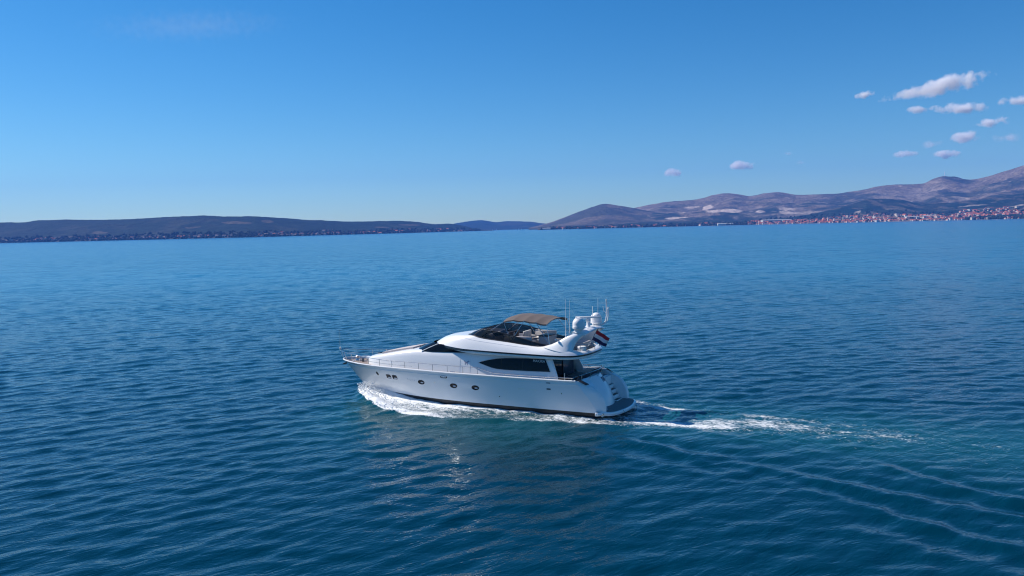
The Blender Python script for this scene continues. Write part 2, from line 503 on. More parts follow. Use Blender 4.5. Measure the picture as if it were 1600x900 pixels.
    cmb = N('ShaderNodeCombineXYZ'); L.new(cx, cmb.inputs[0]); L.new(cyy, cmb.inputs[1])
    va = N('ShaderNodeVectorMath'); va.operation = 'ADD'; L.new(bp.outputs[0], va.inputs[0]); L.new(cmb.outputs[0], va.inputs[1])
    vn = N('ShaderNodeVectorMath'); vn.operation = 'NORMALIZE'; L.new(va.outputs[0], vn.inputs[0])
    L.new(vn.outputs[0], b.inputs['Normal'])
    # foam
    f1 = noise(mapping(BYAW, 1.9, 1.0), 1.7, 7, 0.72, 0.6)
    f2 = noise(mapping(BYAW, 1.4, 1.0), 5.5, 5, 0.7, 0.8)
    fn = math_('MULTIPLY_ADD', f2.outputs['Fac'], 0.50, math_('MULTIPLY', f1.outputs['Fac'], 0.50))
    # threshold falls as density rises
    th = math_('SUBTRACT', 0.80, math_('MULTIPLY', foam_a, 0.62))
    fm = N('ShaderNodeMapRange'); fm.interpolation_type = 'SMOOTHSTEP'
    L.new(math_('SUBTRACT', fn, th), fm.inputs['Value'])
    fm.inputs['From Min'].default_value = -0.03; fm.inputs['From Max'].default_value = 0.16
    f3 = noise(mapping(BYAW, 1.3, 1.0), 3.4, 6, 0.8, 0.3)
    fm3 = N('ShaderNodeMapRange'); fm3.interpolation_type = 'SMOOTHSTEP'
    L.new(math_('SUBTRACT', f3.outputs['Fac'], math_('SUBTRACT', 0.70, math_('MULTIPLY', foam_a, 0.27))), fm3.inputs['Value'])
    fm3.inputs['From Min'].default_value = 0.0; fm3.inputs['From Max'].default_value = 0.09; fm3.inputs['To Max'].default_value = 0.9
    gate = math_('GREATER_THAN', foam_a, 0.06)
    ff = math_('MULTIPLY', math_('MAXIMUM', fm.outputs[0], fm3.outputs[0]), gate)
    fb = N('ShaderNodeBsdfPrincipled'); fb.inputs['Base Color'].default_value = (0.78, 0.80, 0.81, 1); fb.inputs['Roughness'].default_value = 0.9
    bp2 = N('ShaderNodeBump'); bp2.inputs['Strength'].default_value = 0.8; bp2.inputs['Distance'].default_value = 0.15
    L.new(fn, bp2.inputs['Height']); L.new(bp2.outputs[0], fb.inputs['Normal'])
    ms = N('ShaderNodeMixShader'); L.new(ff, ms.inputs[0]); L.new(b.outputs[0], ms.inputs[1]); L.new(fb.outputs[0], ms.inputs[2])
    L.new(ms.outputs[0], out.inputs['Surface'])
    return m
build_water()

# ================================================================== hills
def hill_material():
    m = bpy.data.materials.new('hill_ground'); m.use_nodes = True
    t = m.node_tree; b = t.nodes['Principled BSDF']
    a = t.nodes.new('ShaderNodeAttribute'); a.attribute_name = 'Col'
    geo = t.nodes.new('ShaderNodeNewGeometry')
    n = t.nodes.new('ShaderNodeTexNoise'); n.inputs['Scale'].default_value = 0.035; n.inputs['Detail'].default_value = 6; n.inputs['Roughness'].default_value = 0.7
    t.links.new(geo.outputs['Position'], n.inputs['Vector'])
    mr = t.nodes.new('ShaderNodeMapRange'); mr.inputs['From Min'].default_value = 0.3; mr.inputs['From Max'].default_value = 0.7
    mr.inputs['To Min'].default_value = 0.40; mr.inputs['To Max'].default_value = 1.60
    t.links.new(n.outputs['Fac'], mr.inputs['Value'])
    mx = t.nodes.new('ShaderNodeVectorMath'); mx.operation = 'SCALE'
    t.links.new(a.outputs['Color'], mx.inputs[0]); t.links.new(mr.outputs[0], mx.inputs['Scale'])
    t.links.new(mx.outputs[0], b.inputs['Base Color'])
    b.inputs['Roughness'].default_value = 0.95; b.inputs['Specular IOR Level'].default_value = 0.1
    bp = t.nodes.new('ShaderNodeBump'); bp.inputs['Strength'].default_value = 0.9; bp.inputs['Distance'].default_value = 26.0
    t.links.new(n.outputs['Fac'], bp.inputs['Height']); t.links.new(bp.outputs[0], b.inputs['Normal'])
    return m
HILL = hill_material()
FOREST = np.array([0.009, 0.026, 0.020]); SCRUB = np.array([0.062, 0.062, 0.042]); ROCK = np.array([0.27, 0.215, 0.185])
BARE = np.array([0.185, 0.14, 0.10]); PALE = np.array([0.55, 0.44, 0.36]); BEACH = np.array([0.42, 0.38, 0.33])
TERR = {}
def hill(name, label, p0, p1, step, Ds, Dr, sky_pts, prof, gully, colour, seed, rows=44, gscale=420.0, tail=0.5):
    px = np.arange(p0, p1 + 0.1, step)
    xs, ys = zip(*sky_pts)
    sky_y = pch(xs, ys)(px)
    ds = np.interp(px, *zip(*Ds)) if isinstance(Ds, list) else np.full_like(px, Ds)
    dr = np.interp(px, *zip(*Dr)) if isinstance(Dr, list) else np.full_like(px, Dr)
    t = np.linspace(0, 1, rows)
    tb = np.linspace(0, 1, 7)[1:]
    co = np.zeros((len(px), rows + 6, 3))
    tt = np.concatenate([t, 1 + tb * tail])
    for i, p in enumerate(px):
        ux, uy = bearing(p)
        top = at(p, sky_y[i], dr[i]).z
        top = max(top, 3.0)
        D = ds[i] + (dr[i] - ds[i]) * tt
        X, Y = ux * D, uy * D
        zz = np.where(tt <= 1, top * prof(np.minimum(tt, 1), p), top * np.cos(np.clip((tt - 1) / tail, 0, 1) * math.pi / 2))
        co[i, :, 0] = X; co[i, :, 1] = Y; co[i, :, 2] = zz
    X, Y, Z = co[..., 0], co[..., 1], co[..., 2]
    T = np.broadcast_to(tt, X.shape)
    env = np.clip(T, 0, 1) * np.clip(1 - T, 0, 1) * 4 * (Z / np.maximum(Z.max(), 1)) ** 0.5
    topz = Z[:, rows - 1:rows]
    g = ridged(X / gscale, Y / gscale, 4, seed) - 0.72
    Z = Z + gully * topz * env * g
    fine = fbm(X / 45, Y / 45, 3, seed + 50) - 0.5
    Z = Z + 7 * fine * np.clip(T * 4, 0, 1) * np.clip((1.05 - T) * 6, 0, 1) * np.clip(topz / 60, 0.1, 1)
    ridge_j = fbm(X / 60, Y / 60, 3, seed + 80) - 0.5
    Z = Z + np.exp(-((T - 1) / 0.05) ** 2) * ridge_j * np.clip(topz * 0.035, 1, 6)
    Z[:, 0] = -1.5
    Z[:, 1:] = np.maximum(Z[:, 1:], 0.6 * np.clip(T[:, 1:] * 12, 0.5, 2))
    co[..., 2] = Z
    PX = np.broadcast_to(px[:, None], X.shape)
    col = colour(X, Y, Z, T, PX, g)
    n0, n1 = X.shape
    i, j = np.meshgrid(np.arange(n0 - 1), np.arange(n1 - 1), indexing='ij')
    F = np.stack([i * n1 + j, (i + 1) * n1 + j, (i + 1) * n1 + j + 1, i * n1 + j + 1], -1).reshape(-1, 4)
    o = mesh_np(name, co.reshape(-1, 3), F.tolist(), HILL)
    ca = o.data.color_attributes.new('Col', 'FLOAT_COLOR', 'POINT')
    ca.data.foreach_set('color', np.concatenate([col.reshape(-1, 3), np.ones((n0 * n1, 1))], 1).astype(np.float32).ravel())
    tag(o, label, None, None, 'structure')
    TERR[name + label[:6]] = (px, ds, dr, tt, co)
    return (px, ds, dr, tt, co)
def ground(T, p, D):
    px, ds, dr, tt, co = T
    i = int(np.clip(round((p - px[0]) / (px[1] - px[0])), 0, len(px) - 1))
    t = (D - ds[i]) / (dr[i] - ds[i])
    z = float(np.interp(t, tt, co[i, :, 2]))
    ux, uy = bearing(p)
    return Vector((ux * D, uy * D, z))

def mixc(a, b, t): return a + (b - a) * t[..., None]
def ell(P, T, p, t, rp, rt, X=None, Y=None, s=0):
    wob = 0 if X is None else 0.7 * (fbm(X / 60, Y / 60, 3, 200 + s) - 0.5)
    return sstep(1.15, 0.85, np.sqrt(((P - p) / rp) ** 2 + ((T - t) / rt) ** 2) + wob)

# far blue hills between the two shores
def col_far(X, Y, Z, T, P, g):
    return mixc(np.broadcast_to(FOREST, X.shape + (3,)), SCRUB, 0.5 * sstep(0.4, 0.7, fbm(X / 300, Y / 300, 3, 3)))
hill('hills', 'distant blue hills closing the bay', 640, 905, 2.0, 8300, 9600,
     [(640, 357), (690, 353.5), (715, 348.5), (735, 345.5), (753, 344), (775, 347), (795, 345.5), (830, 346.5), (845, 348.5), (870, 351), (905, 354)],
     lambda t, p: t ** 0.8, 0.35, col_far, 5, rows=24)
# wooded island ridge on the left
def col_left(X, Y, Z, T, P, g):
    n = fbm(X / 160, Y / 160, 4, 31)
    c = mixc(np.broadcast_to(FOREST, X.shape + (3,)), SCRUB, 0.40 * sstep(0.50, 0.75, n))
    low = sstep(0.34, 0.05, T) * sstep(0.35, 0.6, fbm(X / 90, Y / 90, 3, 37))
    c = mixc(c, ROCK * 0.6, 0.45 * low)
    for p, t, rp, rt in ((158, 0.42, 12, 0.06), (370, 0.72, 22, 0.05), (419, 0.80, 10, 0.06), (596, 0.55, 10, 0.06), (110, 0.22, 28, 0.035), (640, 0.7, 16, 0.06), (20, 0.16, 26, 0.03), (300, 0.5, 14, 0.03)):
        c = mixc(c, BARE * 0.9, 0.55 * ell(P, T, p, t, rp, rt, X, Y))
    return c
LEFT = hill('hills', 'dark wooded ridge along the left shore', -1000, 772, 1.6, [(-1000, 6200), (-260, 5400), (0, 5000), (400, 4050), (600, 4700), (772, 5900)],
     [(-1000, 7000), (-260, 6300), (0, 5900), (400, 5000), (600, 5500), (772, 6200)],
     [(-1000, 397), (-700, 372), (-260, 352), (-100, 349), (0, 347.5), (30, 347.5), (65, 344.5), (110, 343), (150, 343.5), (200, 342.5), (240, 340), (290, 338), (330, 336.8), (350, 338.3), (400, 338), (440, 340.5), (475, 343), (510, 344.5), (545, 346.3), (570, 346), (620, 345), (650, 346.5), (680, 350), (700, 349.5), (720, 352), (745, 357.5), (760, 359.2), (772, 359.6)],
     lambda t, p: 0.08 * t + 0.92 * t ** 1.15, 0.30, col_left, 11, rows=48, gscale=330)
# the cone-shaped peak
def col_peak(X, Y, Z, T, P, g):
    n = fbm(X / 230, Y / 230, 4, 61)
    c = mixc(np.broadcast_to(SCRUB, X.shape + (3,)), BARE, 0.65 * sstep(0.42, 0.62, n))
    return mixc(c, FOREST, 0.75 * sstep(0.35, 0.1, T))
hill('hills', 'cone shaped bare peak at the head of the bay', 826, 1130, 1.6, 5600, 7000,
     [(826, 356), (840, 353), (855, 349), (880, 340.5), (910, 329), (930, 322), (948, 318.3), (965, 320.8), (990, 325), (1010, 329), (1040, 334), (1130, 345)],
     lambda t, p: 0.10 * t + 0.90 * t ** 1.2, 0.28, col_peak, 21, rows=40, gscale=380)
# the long bare range
def col_range(X, Y, Z, T, P, g):
    n = fbm(X / 300, Y / 300, 4, 71); n2 = fbm(X / 90, Y / 90, 3, 77)
    c = mixc(np.broadcast_to(SCRUB, X.shape + (3,)), BARE, 0.95 * sstep(0.38, 0.62, n + 0.15 * (n2 - 0.5)))
    c = mixc(c, FOREST, 0.85 * sstep(0.42, 0.22, T + 0.25 * (n - 0.5)))
    c = mixc(c, FOREST, 0.55 * sstep(0.56, 0.66, n2) * sstep(0.9, 0.5, T))
    c = mixc(c, ROCK * 1.05, 0.6 * ell(P, T, 1420, 0.74, 60, 0.16, X, Y, 3))
    n3 = ridged(X / 170, Y / 170, 4, 131); n4 = fbm(X / 75, Z / 26 + Y / 400, 3, 137)
    c = mixc(c, FOREST * 1.2, 0.75 * sstep(0.60, 0.48, n3) * sstep(1.0, 0.55, T))
    c = mixc(c, ROCK * 1.15, 0.55 * sstep(0.72, 0.86, n3) * sstep(0.15, 0.4, T))
    c = c * (0.72 + 0.56 * n4)[..., None]
    quarries = [(1141, .575, 21, .030, 1), (1122, .550, 18, .016, .95), (1106, .73, 8, .022, .85), (1084, .80, 12, .014, .5), (1110, .56, 10, .010, .5),
                (1066, .56, 8, .018, .8), (1058, .46, 15, .012, .9), (1123, .42, 6, .010, .5), (1203, .49, 15, .022, .9), (1188, .53, 8, .016, .7), (1232, .41, 15, .012, .7),
                (1229, .56, 12, .010, .6), (1256, .42, 11, .010, .5), (965, .15, 10, .02, .7), (1010, .13, 20, .012, .6), (1040, .17, 20, .012, .5), (990, .10, 18, .008, .5),
                (1290, .40, 18, .012, .35), (1272, .46, 20, .016, .35), (1330, .36, 18, .012, .4), (1425, .50, 5, .012, .6), (1500, .55, 16, .012, .4)]
    for k, (p, t, rp, rt, s) in enumerate(quarries):
        c = mixc(c, PALE * 1.1, min(1, 1.1 * s) * ell(P, T, p, t, rp * 1.05, rt * 1.5 + .008, X, Y, k))
    return c
def prof_range(t, p):
    return 0.055 * t + 0.945 * t ** 1.55
RANGE = hill('hills', 'long bare purple brown mountain range behind the town', 930, 2600, 1.6, 5000, 8000,
     [(930, 350), (960, 337), (975, 331), (990, 325.5), (1020, 319), (1050, 314.5), (1075, 313), (1100, 309), (1115, 304.5), (1137, 302), (1155, 303.5), (1172, 306), (1195, 302), (1215, 300.3), (1230, 302), (1245, 304.3), (1300, 303), (1325, 300), (1350, 296), (1375, 290.5), (1400, 288.5), (1440, 287), (1458, 279.5), (1475, 275.3), (1490, 276), (1505, 279.5), (1515, 280.3), (1540, 276), (1570, 267), (1600, 258), (1650, 245), (1720, 236), (1800, 232), (1880, 232), (2100, 238), (2350, 262), (2600, 308)],
     prof_range, 0.62, col_range, 42, rows=110, gscale=560)
# dark wooded foothill and the slope the town climbs
def col_foot(X, Y, Z, T, P, g):
    n = fbm(X / 120, Y / 120, 4, 91)
    c = mixc(np.broadcast_to(FOREST, X.shape + (3,)), SCRUB, 0.42 * sstep(0.48, 0.7, n))
    c = mixc(c, BARE, 0.5 * sstep(0.6, 0.7, fbm(X / 60, Y / 160, 3, 95)))
    c = mixc(c, ROCK * 0.9, 0.35 * sstep(0.2, 0.05, T))
    for p, t, rp, rt in ((1395, .62, 14, .02), (1340, .6, 5, .05), (1455, .42, 16, .012), (1520, .75, 24, .02), (1590, .62, 14, .03)):
        c = mixc(c, PALE, 0.6 * ell(P, T, p, t, rp, rt, X, Y))
    town = sstep(1165, 1200, P) * sstep(1680, 1640, P) * sstep(0.42, 0.30, T) * sstep(0.35, 0.5, fbm(X / 40, Y / 40, 3, 99))
    c = mixc(c, np.array([0.30, 0.20, 0.145]), 0.75 * town)
    return mixc(c, BEACH * 1.2, sstep(0.016, 0.008, T))
FOOT = hill('hills', 'dark wooded foothill with the town climbing its slope', 840, 2600, 1.6, [(840, 4650), (1100, 4900), (1250, 4700), (1600, 4550), (1880, 4500)],
     [(840, 5200), (1225, 5300), (1350, 5900), (1880, 6000)],
     [(840, 355.2), (900, 352.8), (1000, 349.6), (1100, 346.8), (1180, 344), (1230, 339.5), (1270, 334), (1300, 327), (1337, 317), (1356, 310.5), (1375, 311), (1405, 312), (1440, 318), (1480, 317), (1520, 312), (1560, 307), (1600, 302), (1650, 296), (1720, 290), (1880, 284), (2200, 284), (2450, 298), (2600, 309)],
     lambda t, p: 0.22 * t + 0.78 * t ** 1.5, 0.22, col_foot, 57, rows=48, gscale=260)

# ================================================================== town and villages
WALLC = {'white': (0.54, 0.51, 0.47), 'cream': (0.52, 0.44, 0.35), 'pink': (0.50, 0.36, 0.30), 'grey': (0.34, 0.33, 0.33)}
ROOFC = {'terracotta': (0.44, 0.115, 0.05), 'brown': (0.24, 0.12, 0.09), 'umber': (0.20, 0.14, 0.12), 'flat': (0.45, 0.43, 0.40)}
wallm = {k: mat(k + '_plaster_wall', v, 0.9, var=(0.4, 0.12)) for k, v in WALLC.items()}
roofm = {k: mat(k + '_roof_tiles', v, 0.9, var=(0.5, 0.25)) for k, v in ROOFC.items()}
def house_shape(mb, L, W, H, rh, kind, c=(0, 0, 0), rz=0.0, base=-3.0):
    rot = Matrix.Rotation(rz, 3, 'Z'); c = Vector(c)
    P = lambda x, y, z: c + rot @ Vector((x, y, z))
    l, w_ = L / 2, W / 2
    b = [P(-l, -w_, base), P(l, -w_, base), P(l, w_, base), P(-l, w_, base)]
    e = [P(-l, -w_, H), P(l, -w_, H), P(l, w_, H), P(-l, w_, H)]
    mb.add(b + e, [(0, 1, 5, 4), (1, 2, 6, 5), (2, 3, 7, 6), (3, 0, 4, 7)], 0)
    o = 0.5
    if kind == 'flat':
        f = [P(-l - .3, -w_ - .3, H), P(l + .3, -w_ - .3, H), P(l + .3, w_ + .3, H), P(-l - .3, w_ + .3, H)]
        f2 = [v + Vector((0, 0, 0.5)) for v in f]
        mb.add(f + f2, [(4, 5, 6, 7), (0, 1, 5, 4), (1, 2, 6, 5), (2, 3, 7, 6), (3, 0, 4, 7), (3, 2, 1, 0)], 1)
    else:
        inset = 0.0 if kind == 'gable' else w_
        ev = [P(-l - o, -w_ - o, H - .25), P(l + o, -w_ - o, H - .25), P(l + o, w_ + o, H - .25), P(-l - o, w_ + o, H - .25)]
        r = [P(-l - (o if not inset else -inset), 0, H + rh), P(l + (o if not inset else -inset), 0, H + rh)]
        mb.add(ev + r, [(0, 1, 5, 4), (2, 3, 4, 5), (3, 0, 4), (1, 2, 5), (3, 2, 1, 0)], 1)
protos = {}
def house_proto(wc, rc, shape):
    k = (wc, rc, shape)
    if k not in protos:
        L, W, H, rh, kind = {'small': (12, 10, 5, 3.8, 'hip'), 'long': (17, 10, 5.5, 4.2, 'gable'), 'block': (17, 12, 10, 2.5, 'flat')}[shape]
        mb = MB(); house_shape(mb, L, W, H, rh, kind)
        o = mb.build('house', [wallm[wc], roofm[rc]], smooth=False, angle=None)
        scene.collection.objects.unlink(o)
        protos[k] = o
    return protos[k]
AREA = {'town': 'in the right hand town', 'slope': 'on the slope above town',
        'coast': 'on the low quarry shore', 'isle': 'under the left ridge'}
spots = []
def scatter(terr, area, p0, p1, d0, d1, n, dens=None, size=1.0):
    k = 0
    while k < n:
        p = random.uniform(p0, p1); D = d0 + (d1 - d0) * (random.random() ** (dens or 1))
        pass
        spots.append((terr, area, p, D, size * random.uniform(0.75, 1.25))); k += 1
sh = lambda T, p: float(np.interp(p, T[0], T[1]))
def cluster(terr, area, p0, p1, t0, t1, n, dens=1.4, size=1.0):
    for _ in range(n):
        p = random.uniform(p0, p1); s = sh(terr, p)
        spots.append((terr, area, p, s + t0 + (t1 - t0) * random.random() ** dens, size * random.uniform(0.75, 1.25)))
cluster(FOOT, 'town', 1285, 1610, 22, 480, 460, 1.2, 0.95)
cluster(FOOT, 'town', 1170, 1300, 22, 380, 190, 1.0, 0.9)
cluster(FOOT, 'slope', 1500, 1640, 300, 800, 110, 1.3, 0.95)
cluster(FOOT, 'slope', 1420, 1560, 350, 560, 14, 1.2, 1.0)
cluster(FOOT, 'coast', 868, 1170, 20, 220, 60, 1.0, 1.1)
cluster(RANGE, 'slope', 1500, 1630, 500, 1250, 10, 1.0, 1.1)
for p0, p1, n, a, b_ in ((0, 60, 8, 60, 150), (50, 110, 10, 60, 250), (120, 200, 18, 40, 180), (205, 300, 34, 15, 110), (300, 365, 18, 20, 130), (402, 452, 30, 15, 170), (455, 512, 24, 15, 110),
                         (500, 530, 14, 80, 260), (540, 600, 22, 15, 120), (610, 640, 14, 60, 260), (664, 700, 22, 30, 240), (700, 740, 6, 20, 100)):
    cluster(LEFT, 'isle', p0, p1, a, b_, n, 1.0, 0.85)
spots.sort(key=lambda s: s[3] / s[4])
rest = MB()
for i, (T, area, p, D, s) in enumerate(spots):
    g = ground(T, p, D)
    wc = random.choices(['white', 'cream', 'pink', 'grey'], [5, 3, 2, 1])[0]
    shp = random.choices(['small', 'long', 'block'], [5, 4, 0.7])[0]
    rc = 'flat' if shp == 'block' else random.choices(['terracotta', 'brown'], [3, 1])[0]
    if area == 'isle':
        if rc != 'flat': rc = 'umber'
        if wc == 'white' and random.random() < .4: wc = 'cream'
    if area == 'slope' and random.random() < 0.3: rc = 'brown' if rc != 'flat' else rc
    rz = random.uniform(-0.5, 0.5) + (math.pi / 2 if random.random() < 0.35 else 0)
    if i < 300:
        o = house_proto(wc, rc, shp).copy(); link(o)
        o.name = 'house'
        o.location = g; o.rotation_euler = (0, 0, rz); o.scale = (s, s, s * random.uniform(0.85, 1.2))
        kind = {'small': 'small hip roofed', 'long': 'long gabled', 'block': 'flat roofed apartment'}[shp]
        roof = '' if rc == 'flat' else (' with terracotta tiles' if rc == 'terracotta' else ' with brown tiles' if rc == 'brown' else ' with dull umber tiles')
        lab = f"{wc} {kind} house{roof} {AREA[area]}"
        tag(o, lab, 'house', lab.replace('house', 'houses'))
    else:
        q = {'small': (12, 10, 5, 3.8, 'hip'), 'long': (17, 10, 5.5, 4.2, 'gable'), 'block': (17, 12, 10, 2.5, 'flat')}[shp]
        house_shape(rest, q[0] * s, q[1] * s, q[2] * s, q[3] * s, q[4], g, rz)
o = rest.build('far_houses', [wallm['white'], roofm['terracotta']], smooth=False, angle=None, fix=False)
tag(o, 'scatter of the farthest small houses along both shores', 'houses', None, 'stuff')

# long pale sheds, church towers, mountain mast
def shed(p, dt, L, W, H, label, terr=FOOT, rz=0.0):
    g = ground(terr, p, sh(terr, p) + dt)
    t = empty('long_shed', g, rz)
    mb = MB(); mb.box((0, 0, H / 2 - 2), (L, W, H + 4)); mb.build('wall', wallm['white'], t, smooth=False)
    mb = MB(); mb.prism([(-L / 2 - 1, -W / 2 - 1, H), (-L / 2 - 1, W / 2 + 1, H), (-L / 2 - 1, 0, H + 3)], (L + 2, 0, 0)); mb.build('roof', roofm['flat'], t, smooth=False)
    tag(t, label, 'shed')
shed(1213, 330, 190, 30, 8, 'very long pale roofed shed behind the narrow end of the town', rz=0.2)
shed(1453, 420, 120, 26, 8, 'long pale shed on the dark slope above the town centre', rz=0.15)
shed(1425, 300, 70, 22, 8, 'short pale shed low on the slope beside the dark foothill')
shed(1133, 60, 90, 24, 9, 'white shed among dark shore trees left of the town')
shed(840 + 12, 40, 60, 18, 8, 'lone white hall on the low point at the head of the bay')
def campanile(p, dt, H, label):
    g = ground(FOOT, p, sh(FOOT, p) + dt)
    t = empty('church_tower', g)
    mb = MB(); mb.box((0, 0, H / 2 - 1), (6.5, 6.5, H + 2)); mb.build('shaft', wallm['cream'], t, smooth=False)
    mb = MB()
    for sx in (-1, 1):
        for sy in (-1, 1): mb.box((sx * 2.6, sy * 2.6, H + 2.5), (1.2, 1.2, 5))
    mb.box((0, 0, H + 5.2), (7, 7, .5)); mb.build('belfry', wallm['white'], t, smooth=False)
    mb = MB(); mb.add([(-3.4, -3.4, H + 5.45), (3.4, -3.4, H + 5.45), (3.4, 3.4, H + 5.45), (-3.4, 3.4, H + 5.45), (0, 0, H + 13)], [(0, 1, 4), (1, 2, 4), (2, 3, 4), (3, 0, 4), (3, 2, 1, 0)])
    mb.build('spire', roofm['brown'], t, smooth=False)
    tag(t, label, 'church tower')
campanile(1294, 90, 24, 'slender stone church tower left of the taller one in the town')
campanile(1318, 80, 26, 'taller stone church tower near the middle of the waterfront')
g = at(1476, 275.5, 8000)
t = empty('mast', (g.x, g.y, g.z - 3))
mb = MB()
for sx, sy in ((-3, -3), (3, -3), (3, 3), (-3, 3)):
    mb.tube([(sx, sy, 0), (sx * .15, sy * .15, 44)], 0.5, 5)
for k in range(9):
    z = 4 + k * 4.4; a = 3 * (1 - 0.85 * z / 44)
    mb.tube([(-a, -a, z), (a, -a, z), (a, a, z), (-a, a, z), (-a, -a, z)], 0.22, 4)
mb.build('lattice', WHITEP, t)
mb = MB(); mb.box((8, 0, 2), (12, 8, 7)); mb.build('hut', wallm['white'], t, smooth=False)
tag(t, 'thin lattice mast on the highest rounded mountain top', 'mast')

# trees along the shores: far woods that read as one mass
def woods(name, label, items):
    V, F = [], []
    bm = bmesh.new(); bmesh.ops.create_icosphere(bm, subdivisions=2, radius=1.0)
    bv = np.array([v.co[:] for v in bm.verts]); bf = [[v.index for v in f.verts] for f in bm.faces]; bm.free()
    n = 0; co = []; fs = []
    for T, p, D, s in items:
        g = ground(T, p, D)
        k = 1 + 0.55 * (RNG.random(len(bv)) - 0.5)
        c = bv * k[:, None] * np.array([s, s, s * random.uniform(0.75, 1.25)]) + np.array([g.x, g.y, g.z + s * 0.55])
        co.append(c); fs += [[i + n for i in f] for f in bf]; n += len(bv)
    m = mat('dark_' + name, (0.022, 0.034, 0.020), 0.95, spec=0.1, var=(0.12, 0.5))
    o = mesh_np(name, np.concatenate(co), fs, m, smooth=False)
    tag(o, label, 'woods', None, 'stuff')
items = []
for _ in range(520):
    p = random.uniform(845, 1180); items.append((FOOT, p, sh(FOOT, p) + random.uniform(20, 260), random.uniform(4.5, 9)))
for _ in range(420):
    p = random.triangular(1500, 1650, 1600); items.append((FOOT, p, sh(FOOT, p) + random.uniform(25, 170), random.uniform(5, 10)))
for _ in range(480):
    p = random.uniform(1180, 1640); items.append((FOOT, p, sh(FOOT, p) + random.uniform(30, 700), random.uniform(3.5, 7)))
woods('shore_woods', 'dark band of trees along the right hand shore and among its houses', items)
items = []
for _ in range(1500):
    p = random.uniform(-60, 750); items.append((LEFT, p, sh(LEFT, p) + 12 + 240 * random.random() ** 1.6, random.uniform(3.5, 7.5)))
woods('island_woods', 'dark trees along the left shore among the village houses', items)

# far sailing boats and a small launch
def small_boat(p, D, L, masted, label):
    ux, uy = bearing(p)
    t = empty('sailing_boat' if masted else 'small_launch', (ux * D, uy * D, 0), random.uniform(-0.4, 0.4))
    mb = MB()
    sec = []
    for k in range(9):
        u = k / 8; hb = L * 0.15 * math.sin(math.pi * min(1, 0.25 + 0.75 * (1 - u)) * 0.62) if u < 1 else 0.01
        hb = L * 0.15 * (1 - u ** 2.5) + 0.01
        x = -L / 2 + L * u
        sec.append([(x, hb, L * .09), (x, hb * .7, -.3), (x, -hb * .7, -.3), (x, -hb, L * .09)])
    mb.grid(sec, close_u=True); mb.poly(sec[0][::-1]); mb.build('hull', WHITEP, t)
    mb = MB(); mb.box((-L * .05, 0, L * .12), (L * .4, L * .17, L * .09)); mb.build('cabin', WHITEP if masted else DARKP, t, bevel=.1)
    if masted:
        mb = MB(); mb.tube([(0, 0, L * .1), (0, 0, L * 1.25)], .18, 6); mb.tube([(0, 0, L * .25), (-L * .4, 0, L * .25)], .15, 6); mb.build('mast', WHITEP, t)
        mb = MB(); mb.prism([(-.1, 0, L * .28), (-L * .38, 0, L * .28), (-.1, 0, L * 1.2)], (0, .12, 0)); mb.build('sail', WHTC, t)
    tag(t, label, 'boat')
small_boat(811, 5200, 12, True, 'taller white sailing boat off the low point at the bay head')
small_boat(814.5, 5250, 9, True, 'smaller white sailing boat close beside the taller one')
small_boat(776, 5600, 10, True, 'lone white sailing boat off the tip of the dark ridge')
small_boat(770, 5700, 8, True, 'faint small sailing boat left of the lone white one')
small_boat(258, 3400, 10, False, 'tiny dark launch on the water off the left villages')


# ================================================================== the yacht (x forward, y to port, z up, waterline at z = 0)
Y = empty('motor_yacht', (BOAT[0], BOAT[1], 0), BYAW)
tag(Y, 'white motor yacht with black trim, brown bimini and twin radar domes under way', 'yacht')
bs = pch([-9.3, -8.5, -5, -1, 2, 4, 6, 7.5, 9, 10.2, 11.1, 11.7, 12.05, 12.2], [2.64, 2.70, 2.76, 2.78, 2.76, 2.68, 2.52, 2.30, 1.95, 1.52, 1.08, 0.68, 0.33, 0.0])
bw = pch([-11.2, -6.5, -2, 1, 3, 5, 7, 8.5, 9.4, 9.8], [2.40, 2.50, 2.50, 2.38, 2.15, 1.72, 1.10, 0.55, 0.18, 0.0])
zs = pch([-9.3, -8.4, -4, 0, 4, 8, 12.2], [2.44, 2.42, 2.40, 2.40, 2.43, 2.42, 2.42])
XA, XF, WA, WF = -9.12, 12.2, -10.95, 9.78
def hull_pt(u, t, side=1):
    """u 0 stern .. 1 stem, t 0 waterline .. 1 sheer"""
    xs_, xw_ = XA + (XF - XA) * u, WA + (WF - WA) * u
    flare = 1 + 0.55 * sstep(0.45, 0.95, u)
    x = xw_ + (xs_ - xw_) * t ** (1 - 0.12 * sstep(0.7, 1, u))
    yw, ys = float(bw(xw_)), float(bs(xs_))
    y = yw + (ys - yw) * t ** flare
    if u > 0.995: y = 0.0 if u >= 1 else y
    z = 0.02 + (float(zs(xs_)) - 0.02) * t
    return (x, side * y, z)
def hull_find(x, z):
    t = (z - 0.02) / 2.39
    lo, hi = 0.0, 1.0
    for _ in range(40):
        m_ = (lo + hi) / 2
        if hull_pt(m_, t)[0] < x: lo = m_
        else: hi = m_
    return lo, t
US = [1 - (1 - k / 70) ** 1.35 for k in range(71)]
TS = [0, 0.07, 0.15, 0.21, 0.30, 0.42, 0.55, 0.68, 0.80, 0.90, 0.955, 1.0]
mb = MB()
